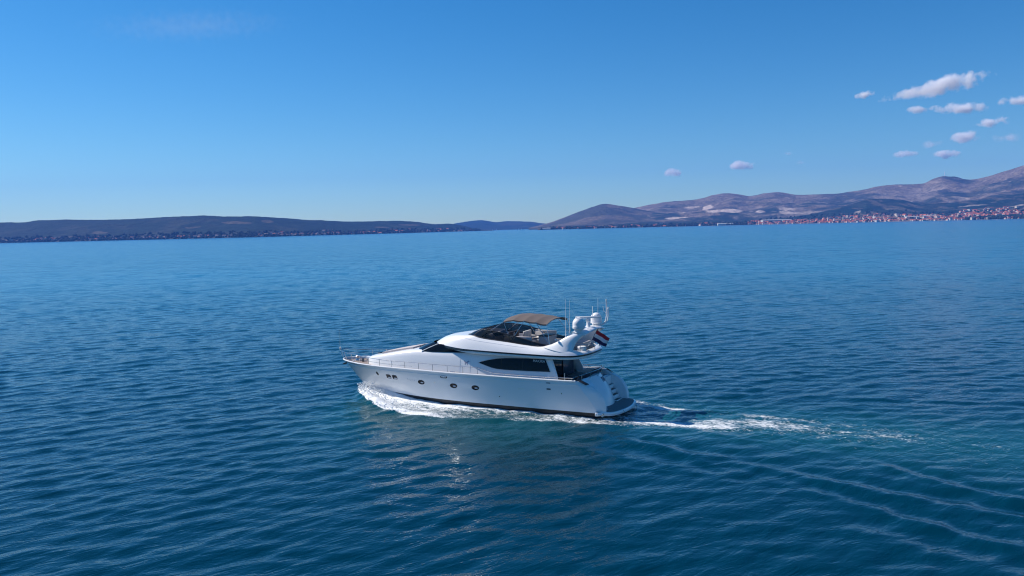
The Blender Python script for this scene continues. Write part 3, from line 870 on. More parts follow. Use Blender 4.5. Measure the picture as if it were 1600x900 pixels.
for side in (1, -1):
    rows = []
    for u in US:
        xw_ = WA + (WF - WA) * u; yw = float(bw(xw_))
        r = [(xw_ - 0.5 * sstep(.8, 1, u), 0, -0.9), (xw_ - 0.2 * sstep(.8, 1, u), side * yw * 0.8, -0.55)]
        r += [hull_pt(u, t, side) for t in TS]
        rows.append(r)
    n0 = len(mb.f)
    mb.grid(rows, flip=(side < 0))
    nc = len(rows[0]) - 1
    for q in range(len(US) - 1):
        for c in range(nc):
            if c < 4: mb.m[n0 + q * nc + c] = 1
    mb.poly([p for p in rows[0]] if side > 0 else [p for p in rows[0]][::-1])
hull = mb.build('hull', [GEL, BLACK], Y, angle=40)
# thin spray rail just over the boot stripe and the rounded toe rail along the sheer
for side in (1, -1):
    mb = MB()
    pts = [Vector(hull_pt(u, 1.0, side)) + Vector((0, 0, 0.02)) for u in US]
    mb.tube(pts, 0.055, 8); mb.build('toe_rail', GEL, hull)
    mb = MB()
    pts = [Vector(hull_pt(u, 0.90, side)) + Vector((0, side * 0.005, 0)) for u in US[:66]]
    mb.tube(pts, 0.022, 6); mb.build('rub_strake', GEL, hull)

def on_hull(x, z, side=1, off=0.012):
    u, t = hull_find(x, z)
    p = Vector(hull_pt(u, t, side))
    du = Vector(hull_pt(min(u + 0.004, 1), t, side)) - Vector(hull_pt(max(u - 0.004, 0), t, side))
    dt = Vector(hull_pt(u, t + 0.01, side)) - Vector(hull_pt(u, t - 0.01, side))
    a = du.normalized(); n = a.cross(dt).normalized() * (1 if side < 0 else -1)
    if n.y * side < 0: n = -n
    b = n.cross(a).normalized()
    if b.z < 0: b = -b
    return p + n * off, a, b, n
def plate(x, z, L, H, side, name, m, parent, off=0.01, thick=0.03, rnd=1.0, n=20):
    """rounded plate lying on the hull side"""
    p, a, b, nn = on_hull(x, z, side, off - thick)
    pts = []
    for k in range(n):
        th = 2 * math.pi * k / n
        c, s = math.cos(th), math.sin(th)
        e = 2 / (2 + 6 * (1 - rnd))
        pts.append(p + a * (L / 2 * math.copysign(abs(c) ** e, c)) + b * (H / 2 * math.copysign(abs(s) ** e, s)))
    mb = MB(); mb.prism([tuple(q) for q in pts], nn * thick); return mb.build(name, m, parent, angle=40)
def ring_on(x, z, L, H, side, name, m, parent, r=0.03, n=22):
    p, a, b, nn = on_hull(x, z, side, 0.0)
    mb = MB(); pts = [p + a * (L / 2 * math.cos(2 * math.pi * k / n)) + b * (H / 2 * math.sin(2 * math.pi * k / n)) for k in range(n + 1)]
    mb.tube(pts, r, 6); return mb.build(name, m, parent)
for side in (1, -1):
    for x, z in ((3.12, 1.52), (0.28, 1.50), (-1.51, 1.49)):
        plate(x, z, 0.56, 0.30, side, 'porthole', GLASS, hull, 0.006)
        ring_on(x, z, 0.58, 0.32, side, 'porthole_rim', RUBBER, hull, 0.016)
        plate(x - 0.07, z - 0.02, 0.27, 0.10, side, 'porthole_blind', PALEB, hull, 0.010, 0.02)
    plate(7.50, 1.80, 0.26, 0.36, side, 'porthole', RUBBER, hull, 0.008)
    for x in (6.30, 5.66):
        plate(x, 1.68, 0.50, 0.36, side, 'hull_window', GLASS, hull, 0.008, rnd=0.45)
        plate(x - .06, 1.60, 0.30, 0.11, side, 'window_blind', PALEB, hull, 0.012, 0.02, rnd=0.5)
    plate(1.05, 2.10, 0.56, 0.20, side, 'name_badge', DARKP, hull, 0.012, rnd=0.6)
    for k in (-1, 0, 1): plate(1.05 + k * 0.13, 2.10, 0.11, 0.10, side, 'badge_letter', LETTER, hull, 0.02, 0.02, rnd=0.3)
    for x in (-5.12, -6.02): plate(x, 1.68, 0.52, 0.10, side, 'courtesy_light', PALEW, hull, 0.012, rnd=0.3)
    for z in (2.2, 1.80): plate(-7.18, z, 0.30, 0.09, side, 'fairlead', DARKP, hull, 0.012, rnd=0.3)
    for x, z in ((-3.4, 1.0), (-8.1, 1.55), (1.9, 1.62)): plate(x, z, 0.08, 0.08, side, 'drain_outlet', CHROME, hull, 0.015)
    for k, dz in enumerate((0, 0.03, -0.02, 0.05)): plate(3.75 + 0.2 * k, 1.62 + dz, 0.05, 0.14, side, 'side_lettering', PALEB, hull, 0.012, rnd=0.4)
# -- anchor in its pocket under the bow, on the port side of the stem
mb = MB(); c = Vector((11.95, 0.0, 2.08))
mb.tube([c + Vector((0.25, 0, 0.25)), c, c + Vector((-0.35, 0, -0.22))], 0.06, 8)
mb.prism([tuple(c + Vector(v)) for v in ((0.15, -0.34, -0.12), (0.30, 0, -0.16), (0.15, 0.34, -0.12), (-0.12, 0.40, -0.02), (-0.05, 0, -0.06), (-0.12, -0.40, -0.02))], (0.03, 0, 0.10))
mb.build('anchor', DARKP, Y, bevel=0.015)
mb = MB(); mb.box((11.95, 0, 2.32), (0.5, 0.30, 0.12)); mb.build('anchor_roller', CHROME, Y, bevel=0.02)

# -- decks
mb = MB()
rows = []
for x in np.linspace(-9.25, 12.0, 60):
    h = max(float(bs(x)) - 0.05, 0.02); z = float(zs(x)) - 0.10
    rows.append([(x, h, z), (x, h * .5, z + 0.02), (x, 0, z + 0.03), (x, -h * .5, z + 0.02), (x, -h, z)])
hole = lambda x: x < -7.0
fr = [r for r in rows if r[0][0] >= -7.1]
mb.grid(fr); mb.build('side_deck', TEAK, Y)

# -- deckhouse: trunk, wheelhouse sides and saloon in one moulding
hc = pch([-7.7, 0, 2, 4, 5.5, 7, 8.2, 8.9, 9.3, 9.5], [2.30, 2.30, 2.27, 2.19, 2.06, 1.83, 1.50, 1.12, 0.70, 0.30])
ht = pch([-7.7, 0, 1.5, 3.3, 4.6, 6.0, 7.2, 8.3, 9.0, 9.4, 9.5], [3.90, 3.90, 3.87, 3.80, 3.70, 3.47, 3.24, 3.02, 2.86, 2.66, 2.45])
def house_sec(x):
    c, z1 = float(hc(x)), float(ht(x)); z0 = 2.28
    h = z1 - z0; lean = 0.30 * min(1, h / 1.5) * min(1, c / 1.2)
    half = [(c, z0), (c - lean * 0.25, z0 + h * 0.25), (c - lean * 0.5, z0 + h * 0.5), (c - lean * 0.75, z0 + h * 0.72), (c - lean, z0 + h * 0.88),
            (c - lean - min(0.10, c * .1), z0 + h * 0.96), (c - lean - min(0.28, c * .25), z0 + h), ((c - lean) * 0.5, z0 + h + 0.045), (0, z0 + h + 0.06)]
    return [(x, y, z) for y, z in half] + [(x, -y, z) for y, z in half[-2::-1]]
mb = MB()
xsn = list(np.linspace(-7.05, 7, 44)) + list(np.linspace(7.2, 9.5, 22))
secs = [house_sec(x) for x in xsn]
mb.grid(secs); mb.poly(secs[-1])
house = mb.build('deckhouse', GEL, Y, angle=50)
def wall_y(x, z):
    c, z1 = float(hc(x)), float(ht(x)); h = z1 - 2.28
    lean = 0.30 * min(1, h / 1.5)
    f = (z - 2.28) / h
    return c - lean * float(np.interp(f, [0, .25, .5, .72, .88], [0, .25, .5, .75, 1.0]))
def wall_panel(pts, side, off, name, m, parent, thick=0.03, n_sub=8):
    """panel following the saloon side; pts = (x, z) outline"""
    from mathutils.geometry import tessellate_polygon
    out = []
    for i, (x, z) in enumerate(pts):
        x2, z2 = pts[(i + 1) % len(pts)]
        for k in range(n_sub):
            f = k / n_sub; xx, zz = x + (x2 - x) * f, z + (z2 - z) * f
            out.append(Vector((xx, side * (wall_y(xx, zz) + off), zz)))
    mb = MB()
    tri = tessellate_polygon([[Vector((p.x, p.z, 0)) for p in out]])
    n = len(out); inn = [p + Vector((0, -side * thick, 0)) for p in out]
    mb.add(out + inn, [tuple(t) for t in tri] + [(i, (i + 1) % n, n + (i + 1) % n, n + i) for i in range(n)])
    return mb.build(name, m, parent, angle=30)
WIN = [(-1.45, 3.17), (-1.75, 3.29), (-2.1, 3.38), (-2.5, 3.47), (-3.0, 3.56), (-3.6, 3.62), (-4.3, 3.66), (-5.2, 3.69), (-6.68, 3.70), (-7.12, 2.86), (-6.2, 2.82), (-5.2, 2.80), (-4.2, 2.79), (-3.5, 2.79), (-3.0, 2.81), (-2.6, 2.87), (-2.2, 2.97)]
for side in (1, -1):
    wp = wall_panel(WIN, side, 0.014, 'saloon_window', GLASS, house)
    mb = MB(); mb.tube([Vector((x, side * (wall_y(x, z) + 0.01), z)) for x, z in WIN + WIN[:1]], 0.028, 6); mb.build('window_frame', WHITEP, house)
    for x in (-3.35, -5.0):
        mb = MB(); mb.tube([Vector((x, side * (wall_y(x, z) + 0.022), z)) for z in (2.82, 3.2, 3.58)], 0.012, 5); mb.build('window_joint', BLACK, house)
    # aft side wing that closes the saloon beside the cockpit
    mb = MB()
    out = []
    for x, z in ((-7.0, 3.88), (-7.12, 3.88), (-7.68, 2.52), (-7.72, 2.28), (-7.0, 2.28)):
        out.append((x, side * wall_y(-7.0, z), z))
    mb.prism(out, (0, -side * 0.10, 0)); mb.build('side_wing', GEL, house, bevel=0.02)
    # a sunken door seam and the little emblem in front of the saloon window
    for x in (-0.02, -0.86):
        mb = MB(); mb.tube([Vector((x, side * (wall_y(x, z) + 0.002), z)) for z in (2.4, 2.8, 3.2, 3.66)], 0.008, 4); mb.build('door_seam', PALEB, house)
    E = [[(-.25, .10), (-.18, .16), (-.08, .12), (-.02, .05), (.10, .06), (.20, .14), (.25, .12), (.17, .02), (.14, -.16), (.10, -.16), (.08, -.03), (-.02, -.06), (-.08, -.17), (-.12, -.16), (-.08, .0), (-.16, .08)]]
    for poly in E:
        wall_panel([(-0.55 - side * 0 + x * 0.95, 3.12 + z * 0.95) for x, z in poly][::-1], side, 0.006, 'emblem', EMB, house, 0.01, 1)

def lettering(txt, size, mtx, name, m, parent, ext=0.006):
    cu = bpy.data.curves.new('lettering_curve', 'FONT'); cu.body = txt; cu.size = size; cu.extrude = ext; cu.align_x = 'CENTER'; cu.align_y = 'CENTER'
    tmp = bpy.data.objects.new('lettering_tmp', cu); scene.collection.objects.link(tmp)
    dg = bpy.context.evaluated_depsgraph_get(); dg.update()
    me = bpy.data.meshes.new_from_object(tmp.evaluated_get(dg)); me.transform(mtx)
    me.materials.clear(); me.materials.append(m)
    bpy.data.objects.remove(tmp); bpy.data.curves.remove(cu)
    return link(bpy.data.objects.new(name, me), parent)
def side_text(txt, size, x, y, z, side, lean, name, m, parent):
    ax = Vector((-1, 0, 0)) if side > 0 else Vector((1, 0, 0))
    upv = Vector((0, -side * lean, 1)).normalized(); nn = ax.cross(upv)
    mtx = Matrix.Identity(4)
    for i, v in enumerate((ax, upv, nn)):
        for k in range(3): mtx[k][i] = v[k]
    mtx.translation = Vector((x, y, z))
    return lettering(txt, size, mtx, name, m, parent)
for side in (1, -1):
    side_text('MAIORA', 0.24, -6.22, side * (wall_y(-6.2, 3.53) + 0.024), 3.53, side, 0.2, 'window_lettering', LETTER, house)

# -- wheelhouse glass: raked windscreen wrapping into the long tapering side window
lo = [(4.62, 0), (4.58, .5), (4.42, 1.0), (4.05, 1.48), (3.45, 1.86), (2.5, 1.955), (1.5, 1.985), (0.5, 2.0), (-0.5, 2.01), (-2.2, 2.02)]
hi = [(3.15, 0), (3.12, .5), (2.96, .95), (2.62, 1.35), (2.08, 1.66), (1.45, 1.84), (.7, 1.95), (-.1, 2.02), (-.9, 2.06), (-2.3, 2.10)]
zlo = [3.72, 3.72, 3.72, 3.70, 3.68, 3.72, 3.75, 3.78, 3.82, 3.86]
zhi = [4.33, 4.33, 4.33, 4.32, 4.30, 4.28, 4.25, 4.20, 4.16, 4.10]
mb = MB()
def wh(side):
    r0 = [(x, side * y, z) for (x, y), z in zip(lo, zlo)]; r1 = [(x, side * y, z) for (x, y), z in zip(hi, zhi)]
    rm = [tuple((Vector(a) + Vector(b)) / 2 + Vector((0.04, side * 0.03, 0.0))) for a, b in zip(r0, r1)]
    return r0, rm, r1
p0, p1, p2 = wh(1); s0, s1, s2 = wh(-1)
mb.grid([p0[::-1] + s0[1:], p1[::-1] + s1[1:], p2[::-1] + s2[1:]])
wind = mb.build('windscreen', GLASS, house, angle=60)
for side in (1, -1):
    mb = MB(); mb.tube([(3.45, side * 1.875, 3.70), (2.80, side * 1.80, 4.00), (2.06, side * 1.68, 4.31)], 0.035, 6); mb.build('screen_pillar', WHITEP, wind)
    mb = MB(); mb.tube([(4.60, side * 0.45, 3.72), (3.95, side * 0.62, 4.05)], 0.02, 5); mb.build('wiper', DARKP, wind)
# -- sun pad and hatch on the trunk
mb = MB()
rows = []
for x in np.linspace(4.75, 7.6, 12):
    zc = float(ht(x)) + 0.06
    rows.append([(x, y, zc + 0.10 - 0.012 * abs(y)) for y in np.linspace(1.12, -1.12, 9)])
mb.grid(rows); mb.grid([[(p[0], p[1], p[2] - .2) for p in r] for r in rows], flip=True)
b0 = [r[0] for r in rows]; b1 = [r[-1] for r in rows]
for b in (b0, b1, rows[0], rows[-1]): mb.grid([b, [(p[0], p[1], p[2] - .2) for p in b]])
mb.build('sun_pad', CUSH, Y, bevel=0.0)
mb = MB(); mb.box((8.25, 0, 3.13), (0.7, 0.8, 0.06), ry=0.18); mb.build('deck_hatch', GLASS, Y, bevel=0.02)

# -- foredeck gear
mb = MB(); mb.lathe([(0, .42), (.10, .42), (.16, .36), (.13, .22), (.2, .12), (.2, 0), (0, 0)], (10.75, 0.15, 2.33)); mb.build('windlass', CHROME, Y)
for side in (1, -1):
    mb = MB(); mb.tube([(10.35, side * 1.15, 2.34), (10.35, side * 1.15, 2.50)], .04, 6); mb.tube([(10.15, side * 1.2, 2.52), (10.55, side * 1.1, 2.52)], .035, 6)
    mb.build('mooring_cleat', CHROME, Y)
    mb = MB(); mb.tube([(0.4, side * 2.55, 2.32), (0.4, side * 2.55, 2.46)], .04, 6); mb.tube([(0.2, side * 2.56, 2.47), (0.6, side * 2.54, 2.47)], .03, 6)
    mb.build('mooring_cleat', CHROME, Y)
mb = MB(); mb.box((9.95, -0.45, 2.48), (0.6, 0.45, 0.26)); mb.build('deck_locker', GEL, Y, bevel=0.05)
mb = MB(); mb.tube([(9.95, .5, 2.34), (9.95, .5, 2.6)], .09, 8); mb.build('chain_stopper', DARKP, Y)

# -- guard rails: posts with two wires forward, one tube aft
def rail(side):
    posts = [10.4, 9.35, 8.2, 7.0, 5.75, 4.5, 3.25, 2.0, 0.75, -0.55, -1.72]
    top = [(x, side * (float(bs(x)) - 0.08), float(zs(x)) + 0.52 + 0.12 * sstep(6, 10.5, x)) for x in np.linspace(-1.72, 11.0, 40)]
    tail = [(-2.3, side * 2.70, 2.78), (-2.95, side * 2.70, 2.63), (-4.5, side * 2.70, 2.60), (-6.3, side * 2.69, 2.60), (-7.4, side * 2.68, 2.60), (-9.0, side * 2.62, 2.64)]
    mb = MB(); mb.tube(tail[::-1] + top, 0.024, 6); r = mb.build('guard_rail', CHROME, Y)
    mb = MB(); mb.tube([(p[0], p[1], p[2] - 0.27) for p in top[17:]], 0.012, 5); mb.build('mid_wire', CHROME, r)
    for x in posts:
        y = side * (float(bs(x)) - 0.08); z = float(zs(x))
        mb = MB(); mb.tube([(x, y, z - .05), (x, y, z + 0.52 + 0.12 * float(sstep(6, 10.5, x)))], 0.02, 6); mb.build('stanchion', CHROME, r)
    for x in (-2.95, -3.9, -4.9, -5.9, -6.9, -7.9, -8.9):
        mb = MB(); mb.tube([(x, side * 2.69, 2.38), (x, side * 2.69, 2.61)], 0.018, 6); mb.build('stanchion', CHROME, r)
rail(1); rail(-1)
# bow pulpit, standing out ahead of the stem, with a jackstaff and its lamp
mb = MB()
L_ = [(11.0, 1.08, 3.05), (11.6, .80, 3.08), (12.15, .50, 3.10), (12.5, 0.2, 3.12), (12.5, -0.2, 3.12), (12.15, -.50, 3.10), (11.6, -.80, 3.08), (11.0, -1.08, 3.05)]
mb.tube(L_, 0.026, 6); mb.tube([(p[0] - .05, p[1], p[2] - .3) for p in L_], 0.016, 5)
for x, y in ((11.6, .80), (12.1, .5), (12.1, -.5), (11.6, -.80)): mb.tube([(x - .15, y * .85, 2.40), (x, y, 3.08)], 0.02, 6)
mb.build('bow_pulpit', CHROME, Y)
mb = MB(); mb.tube([(12.25, 0, 2.42), (12.62, 0, 3.40), (12.66, 0, 4.75)], 0.022, 6); mb.tube([(12.5, 0, 3.1), (12.72, 0.0, 3.62), (12.64, 0, 3.95)], .016, 5)
mb.tube([(12.66, -.16, 4.62), (12.66, .16, 4.62)], .02, 5); mb.tube([(12.66, -.1, 4.42), (12.66, .1, 4.42)], .02, 5)
mb.build('jackstaff', CHROME, Y)
mb = MB(); mb.lathe([(0, .22), (.07, .2), (.08, .05), (.05, 0), (0, 0)], (12.45, .22, 3.14), 10); mb.build('bow_light', PALEW, Y)

# -- flybridge moulding
OUT = [  # edge x, y, z | coaming top x, y, z
    (2.95, 0, 4.30, 0.05, 0, 4.97), (2.86, .55, 4.30, 0.02, .5, 4.98), (2.60, 1.02, 4.29, -.10, .98, 5.00), (2.15, 1.48, 4.28, -.35, 1.42, 5.03), (1.55, 1.82, 4.25, -.75, 1.76, 5.05),
    (.75, 2.10, 4.20, -1.25, 1.98, 5.03), (-.4, 2.34, 4.14, -2.0, 2.06, 4.92), (-2.0, 2.47, 4.11, -3.0, 2.08, 4.83), (-3.6, 2.52, 4.09, -4.0, 2.08, 4.73), (-5, 2.52, 4.07, -5.2, 2.08, 4.60),
    (-6.2, 2.52, 4.06, -6.2, 2.08, 4.53), (-7.1, 2.50, 4.05, -7.1, 2.05, 4.62), (-8.0, 2.44, 4.05, -7.95, 2.0, 4.62), (-8.7, 2.28, 4.06, -8.5, 1.92, 4.46), (-9.2, 1.92, 4.08, -8.95, 1.62, 4.30), (-9.5, 1.2, 4.10, -9.2, 1.05, 4.25), (-9.58, .5, 4.11, -9.28, .45, 4.24), (-9.60, 0, 4.12, -9.3, 0, 4.24)]
def dens_path(P, n):
    P = np.array(P, float); t = np.arange(len(P)); tt = np.linspace(0, len(P) - 1, n)
    o = np.zeros((n, P.shape[1]))
    for c in range(P.shape[1]):
        for k, q in enumerate(tt):
            i = min(int(q), len(P) - 2); f = q - i
            p0_, p1_, p2_, p3_ = P[max(i - 1, 0)][c], P[i][c], P[i + 1][c], P[min(i + 2, len(P) - 1)][c]
            if c in (1, 4):
                if i == 0: p0_ = -P[1][c]
                if i + 2 > len(P) - 1: p3_ = -P[len(P) - 2][c]
            o[k, c] = 0.5 * (2 * p1_ + (p2_ - p0_) * f + (2 * p0_ - 5 * p1_ + 4 * p2_ - p3_) * f * f + (3 * p1_ - p0_ - 3 * p2_ + p3_) * f ** 3)
    o[0, 1] = o[0, 4] = o[-1, 1] = o[-1, 4] = 0
    return o
half = dens_path(OUT, 90)
full = np.concatenate([half, (half * np.array([1, -1, 1, 1, -1, 1]))[-2:0:-1]])
def lip_h(x): return 0.02 + 0.17 * float(sstep(0.8, -1.6, x))
cols = []
for q in full:
    e, c = Vector(q[:3]), Vector(q[3:])
    wdt = (c - e)
    outw = Vector((e.x - c.x, e.y - c.y, 0)); outw = outw.normalized() if outw.length > 1e-4 else Vector((0, 0, 0))
    k = wdt.length
    col = []
    for f in (0, .12, .3, .5, .7, .88, 1.0):
        bul = math.sin(math.pi * f) * 0.10 * k
        col.append(e.lerp(c, f) + outw * bul * 0.6 + Vector((0, 0, bul * 0.8)))
    inn = c - outw * 0.12
    col.append(inn); col.append(Vector((c.x - outw.x * 0.16, c.y - outw.y * 0.16, 4.17)))
    cols.append(col)
mb = MB(); mb.grid([list(r) for r in zip(*cols)], close_u=True)
fly = mb.build('flybridge', GEL, Y, angle=42)
# flybridge floor, black edge band, white lip and underside
mb = MB(); mb.poly([c[-1] + Vector((0, 0, 0.0)) for c in cols]); mb.build('flybridge_deck', TEAK, fly, smooth=False)
band, lip, under = [], [], []
for q in full:
    e = Vector(q[:3]); outw = Vector((q[0] - q[3], q[1] - q[4], 0)); outw = outw.normalized() if outw.length > 1e-4 else Vector((0, 0, 0))
    bh = 0.105 + 0.07 * float(sstep(-1.8, 0.6, q[0]))
    band.append([e, e + outw * 0.03 - Vector((0, 0, .012)), e + outw * 0.03 - Vector((0, 0, bh)), e - outw * 0.02 - Vector((0, 0, bh + .01))])
    z3 = e.z - bh - 0.01
    lh = lip_h(q[0])
    lip.append([e - outw * 0.02 - Vector((0, 0, bh + .01)), e - outw * 0.01 - Vector((0, 0, bh + lh * .5)), e - outw * 0.06 - Vector((0, 0, bh + lh * .9)), e - outw * 0.20 - Vector((0, 0, bh + lh))])
    under.append(lip[-1][-1])
mb = MB(); mb.grid([list(r) for r in zip(*band)], close_u=True); mb.build('edge_band', BAND, fly, angle=50)
mb = MB(); mb.grid([list(r) for r in zip(*lip)], close_u=True); mb.build('overhang_lip', GEL, fly, angle=60)
mb = MB(); n = len(under) // 2
mb.grid([under[:n + 1], [under[0]] + under[:n:-1] + [under[n]]]); mb.build('overhang_underside', GEL, fly)
# crease line along the flybridge side
for side in (1, -1):
    mb = MB(); pts = []
    for q in half[16:50]:
        e, c = Vector(q[:3]), Vector(q[3:]); outw = Vector((e.x - c.x, e.y - c.y, 0)).normalized(); k = (c - e).length
        bul = math.sin(math.pi * .62) * 0.10 * k; p = e.lerp(c, .62) + outw * (bul * .6) + Vector((0, 0, bul * .8)); pts.append((p.x, side * p.y, p.z))
    mb.tube(pts, 0.010, 4); mb.build('styling_crease', PALEB, fly)

# -- smoked flybridge windscreen following the coaming
def fly_screen():
    i0 = [k for k, q in enumerate(half) if q[3] > -6.75]
    hs_ = half[:i0[-1] + 1]
    ww = np.concatenate([(hs_ * np.array([1, -1, 1, 1, -1, 1]))[:0:-1], hs_])
    r0, r1, r2 = [], [], []
    for q in ww:
        c = Vector(q[3:]); outw = Vector((q[0] - q[3], q[1] - q[4], 0)).normalized()
        x = c.x
        h = float(np.interp(x, [-6.75, -6.2, -5, -4, -3, -2.2, -1.2, 0.1], [0.06, 0.20, 0.36, 0.46, 0.56, 0.58, 0.50, 0.44]))
        rake = float(np.interp(x, [-6, -2, -1, 0.1], [0.05, 0.22, 0.75, 1.05]))
        c = c - outw * 0.03
        r0.append(c + Vector((0, 0, -.02))); r1.append(c + Vector((-rake * .5, 0, h * .55)) - outw * 0.02); r2.append(c + Vector((-rake, 0, h)) - outw * 0.07)
    mb = MB(); mb.grid([r0, r1, r2]); s = mb.build('fly_windscreen', SMOKE, Y, angle=60)
    mb = MB(); mb.tube(r2, 0.026, 6); mb.build('screen_top_rail', BLACK, s)
    mb = MB(); mb.tube(r0, 0.05, 6); mb.build('screen_base_trim', BLACK, s)
    for k in range(6, len(r0) - 5, 9):
        mb = MB(); mb.tube([r0[k], r1[k], r2[k]], 0.014, 5); mb.build('screen_mullion', BLACK, s)
fly_screen()

# -- bimini: curved brown canopy on hoops
def bim(x, v):
    """x along, v -1..1 across"""
    f = (x + 3.3) / (-6.75 + 3.3)
    hw_ = 1.72 + 0.05 * math.sin(math.pi * f)
    zc = 6.44 + 0.10 * math.sin(math.pi * min(1, f * 1.1)) - 0.18 * f
    scal = 0.045 * (1 - abs(math.sin(math.pi * f * 4)))
    return (x + 0.0 * v, hw_ * v, zc - 0.27 * abs(v) ** 2.4 + scal * (0.3 + 0.7 * abs(v)) - (0.14 * max(0, 1 - f * 8)) * 1.0)
mb = MB()
XB = np.linspace(-3.32, -6.74, 41); VB = np.linspace(-1, 1, 21)
top = [[bim(x, v) for v in VB] for x in XB]
bot = [[(p[0], p[1] * .997, p[2] - 0.03) for p in r] for r in top]
mb.grid(top); mb.grid(bot, flip=True)
for a, b in ((top[0], bot[0]), (top[-1], bot[-1]), ([r[0] for r in top], [r[0] for r in bot]), ([r[-1] for r in top], [r[-1] for r in bot])): mb.grid([a, b])
# valances hanging at the sides
for v in (-1, 1):
    a = [bim(x, v) for x in XB]; mb.grid([a, [(p[0], p[1] * 1.005, p[2] - 0.09) for p in a]])
canopy = mb.build('bimini_canopy', CANVAS, Y, angle=50)
for x in (-3.38, -4.18, -5.02, -5.88, -6.70):
    mb = MB(); mb.tube([Vector(bim(x, v)) - Vector((0, 0, 0.055)) for v in VB], 0.022, 6); mb.build('hoop', CHROME, canopy)
for v in (-1, 1):
    y = v * 1.98
    mb = MB()
    mb.tube([bim(-3.38, v * .99), (-1.75, y, 4.98)], 0.024, 6)
    mb.tube([bim(-3.38, v * .99), (-4.05, v * 2.0, 4.75)], 0.020, 6)
    mb.tube([bim(-5.02, v * .99), (-4.05, v * 2.0, 4.75)], 0.020, 6)
    mb.tube([bim(-5.88, v * .99), (-7.0, v * 1.98, 4.66)], 0.020, 6)
    mb.tube([bim(-6.70, v * .99), (-7.0, v * 1.98, 4.66)], 0.022, 6)
    mb.build('bimini_strut', CHROME, canopy)

# -- radar arch: swept legs rising from the coaming into a cross wing
def arch_leg(side):
    # outline of the leg in profile (x, z), front edge then aft edge
    fr_ = [(-6.55, 4.55), (-7.15, 4.72), (-7.7, 4.98), (-8.2, 5.28), (-8.65, 5.50), (-9.0, 5.60)]
    af_ = [(-8.62, 4.14), (-8.72, 4.45), (-8.84, 4.75), (-9.0, 5.02), (-9.22, 5.24), (-9.45, 5.36)]
    mb = MB(); rows = []
    for k, ((xa, za), (xb, zb)) in enumerate(zip(fr_, af_)):
        f = k / 5
        yo = 2.22 - 0.42 * f; yi = 1.92 - 0.45 * f
        if k == 0: yo = 2.36
        a, b = Vector((xa, 0, za)), Vector((xb, 0, zb)); m_ = (a + b) / 2
        ring = []
        for t in range(14):
            th = 2 * math.pi * t / 14
            p = m_ + (a - b) / 2 * math.cos(th)
            ring.append((p.x, side * ((yo + yi) / 2 + (yo - yi) / 2 * math.sin(th) * 1.1), p.z))
        rows.append(ring)
    mb.grid(rows, close_u=True); mb.poly(rows[-1]); mb.poly(rows[0][::-1])
    return mb.build('arch_leg', GEL, ARCH, angle=60)
ARCH = None
mb = MB()
rows = []
for v in np.linspace(-1, 1, 25):
    y = 1.72 * v; lift = 0.16 * (1 - v * v); xo = -0.10 * (1 - v * v)
    ring = []
    for t in range(14):
        th = 2 * math.pi * t / 14
        ring.append((-9.05 + xo + 0.52 * math.cos(th), y, 5.50 + lift + 0.12 * math.sin(th) + 0.04 * math.cos(th)))
    rows.append(ring)
mb.grid(rows, close_u=True); mb.poly(rows[0][::-1]); mb.poly(rows[-1])
ARCH = mb.build('radar_arch', GEL, Y, angle=60)
arch_leg(1); arch_leg(-1)
for side in (1, -1):   # small dark vent and spotlight on each leg
    mb = MB(); mb.lathe([(0, .06), (.09, .05), (.11, 0), (0, 0)], (-7.55, side * 2.05, 5.03), 10); mb.build('horn', CHROME, ARCH)
def dome(x, y, z, r, name='satellite_dome'):
    prof = [(0, 0), (.30 * r / .42, 0), (.26 * r / .42, .12), (.30 * r / .42, .20), (r * 0.97, .26), (r * 1.02, .32), (r * 0.98, .36)]
    for k in range(0, 12):
        th = math.pi / 2 * k / 11; prof.append((r * math.cos(th) * 0.98 if k else r * .98, .36 + 0.22 + r * 1.02 * math.sin(th)))
    mb = MB(); mb.lathe(prof, (x, y, z), 28); d = mb.build(name, DOME, Y, angle=45)
    mb = MB(); mb.tube([(x + r * 0.99 * math.cos(a), y + r * 0.99 * math.sin(a), z + .40) for a in np.linspace(0, 2 * math.pi, 33)], 0.014, 5); mb.build('dome_seam', PALEB, d)
dome(-8.98, 1.60, 5.55, 0.42); dome(-8.98, -1.60, 5.55, 0.40)
mb = MB(); mb.lathe([(0, .62), (.16, .60), (.17, .44), (.12, .40), (.13, .12), (.2, .0), (0, 0)], (-9.05, 0.05, 5.70), 16); ped = mb.build('radar_pedestal', DOME, Y)
mb = MB(); mb.box((-9.05, 0.05, 6.40), (1.75, 0.16, 0.13), rz=0.5); mb.build('radar_scanner', DOME, ped, bevel=0.05)
for y, hgt in ((0.62, .25), (-0.55, .32)):
    mb = MB(); mb.lathe([(0, hgt), (.09, hgt * .9), (.12, hgt * .5), (.05, hgt * .3), (.05, 0), (0, 0)], (-8.85, y, 5.72), 12); mb.build('gps_antenna', DOME, Y)
mb = MB(); mb.tube([(-8.80, .85, 5.70), (-8.80, .85, 6.5)], .02, 6); mb.build('signal_mast', CHROME, Y)
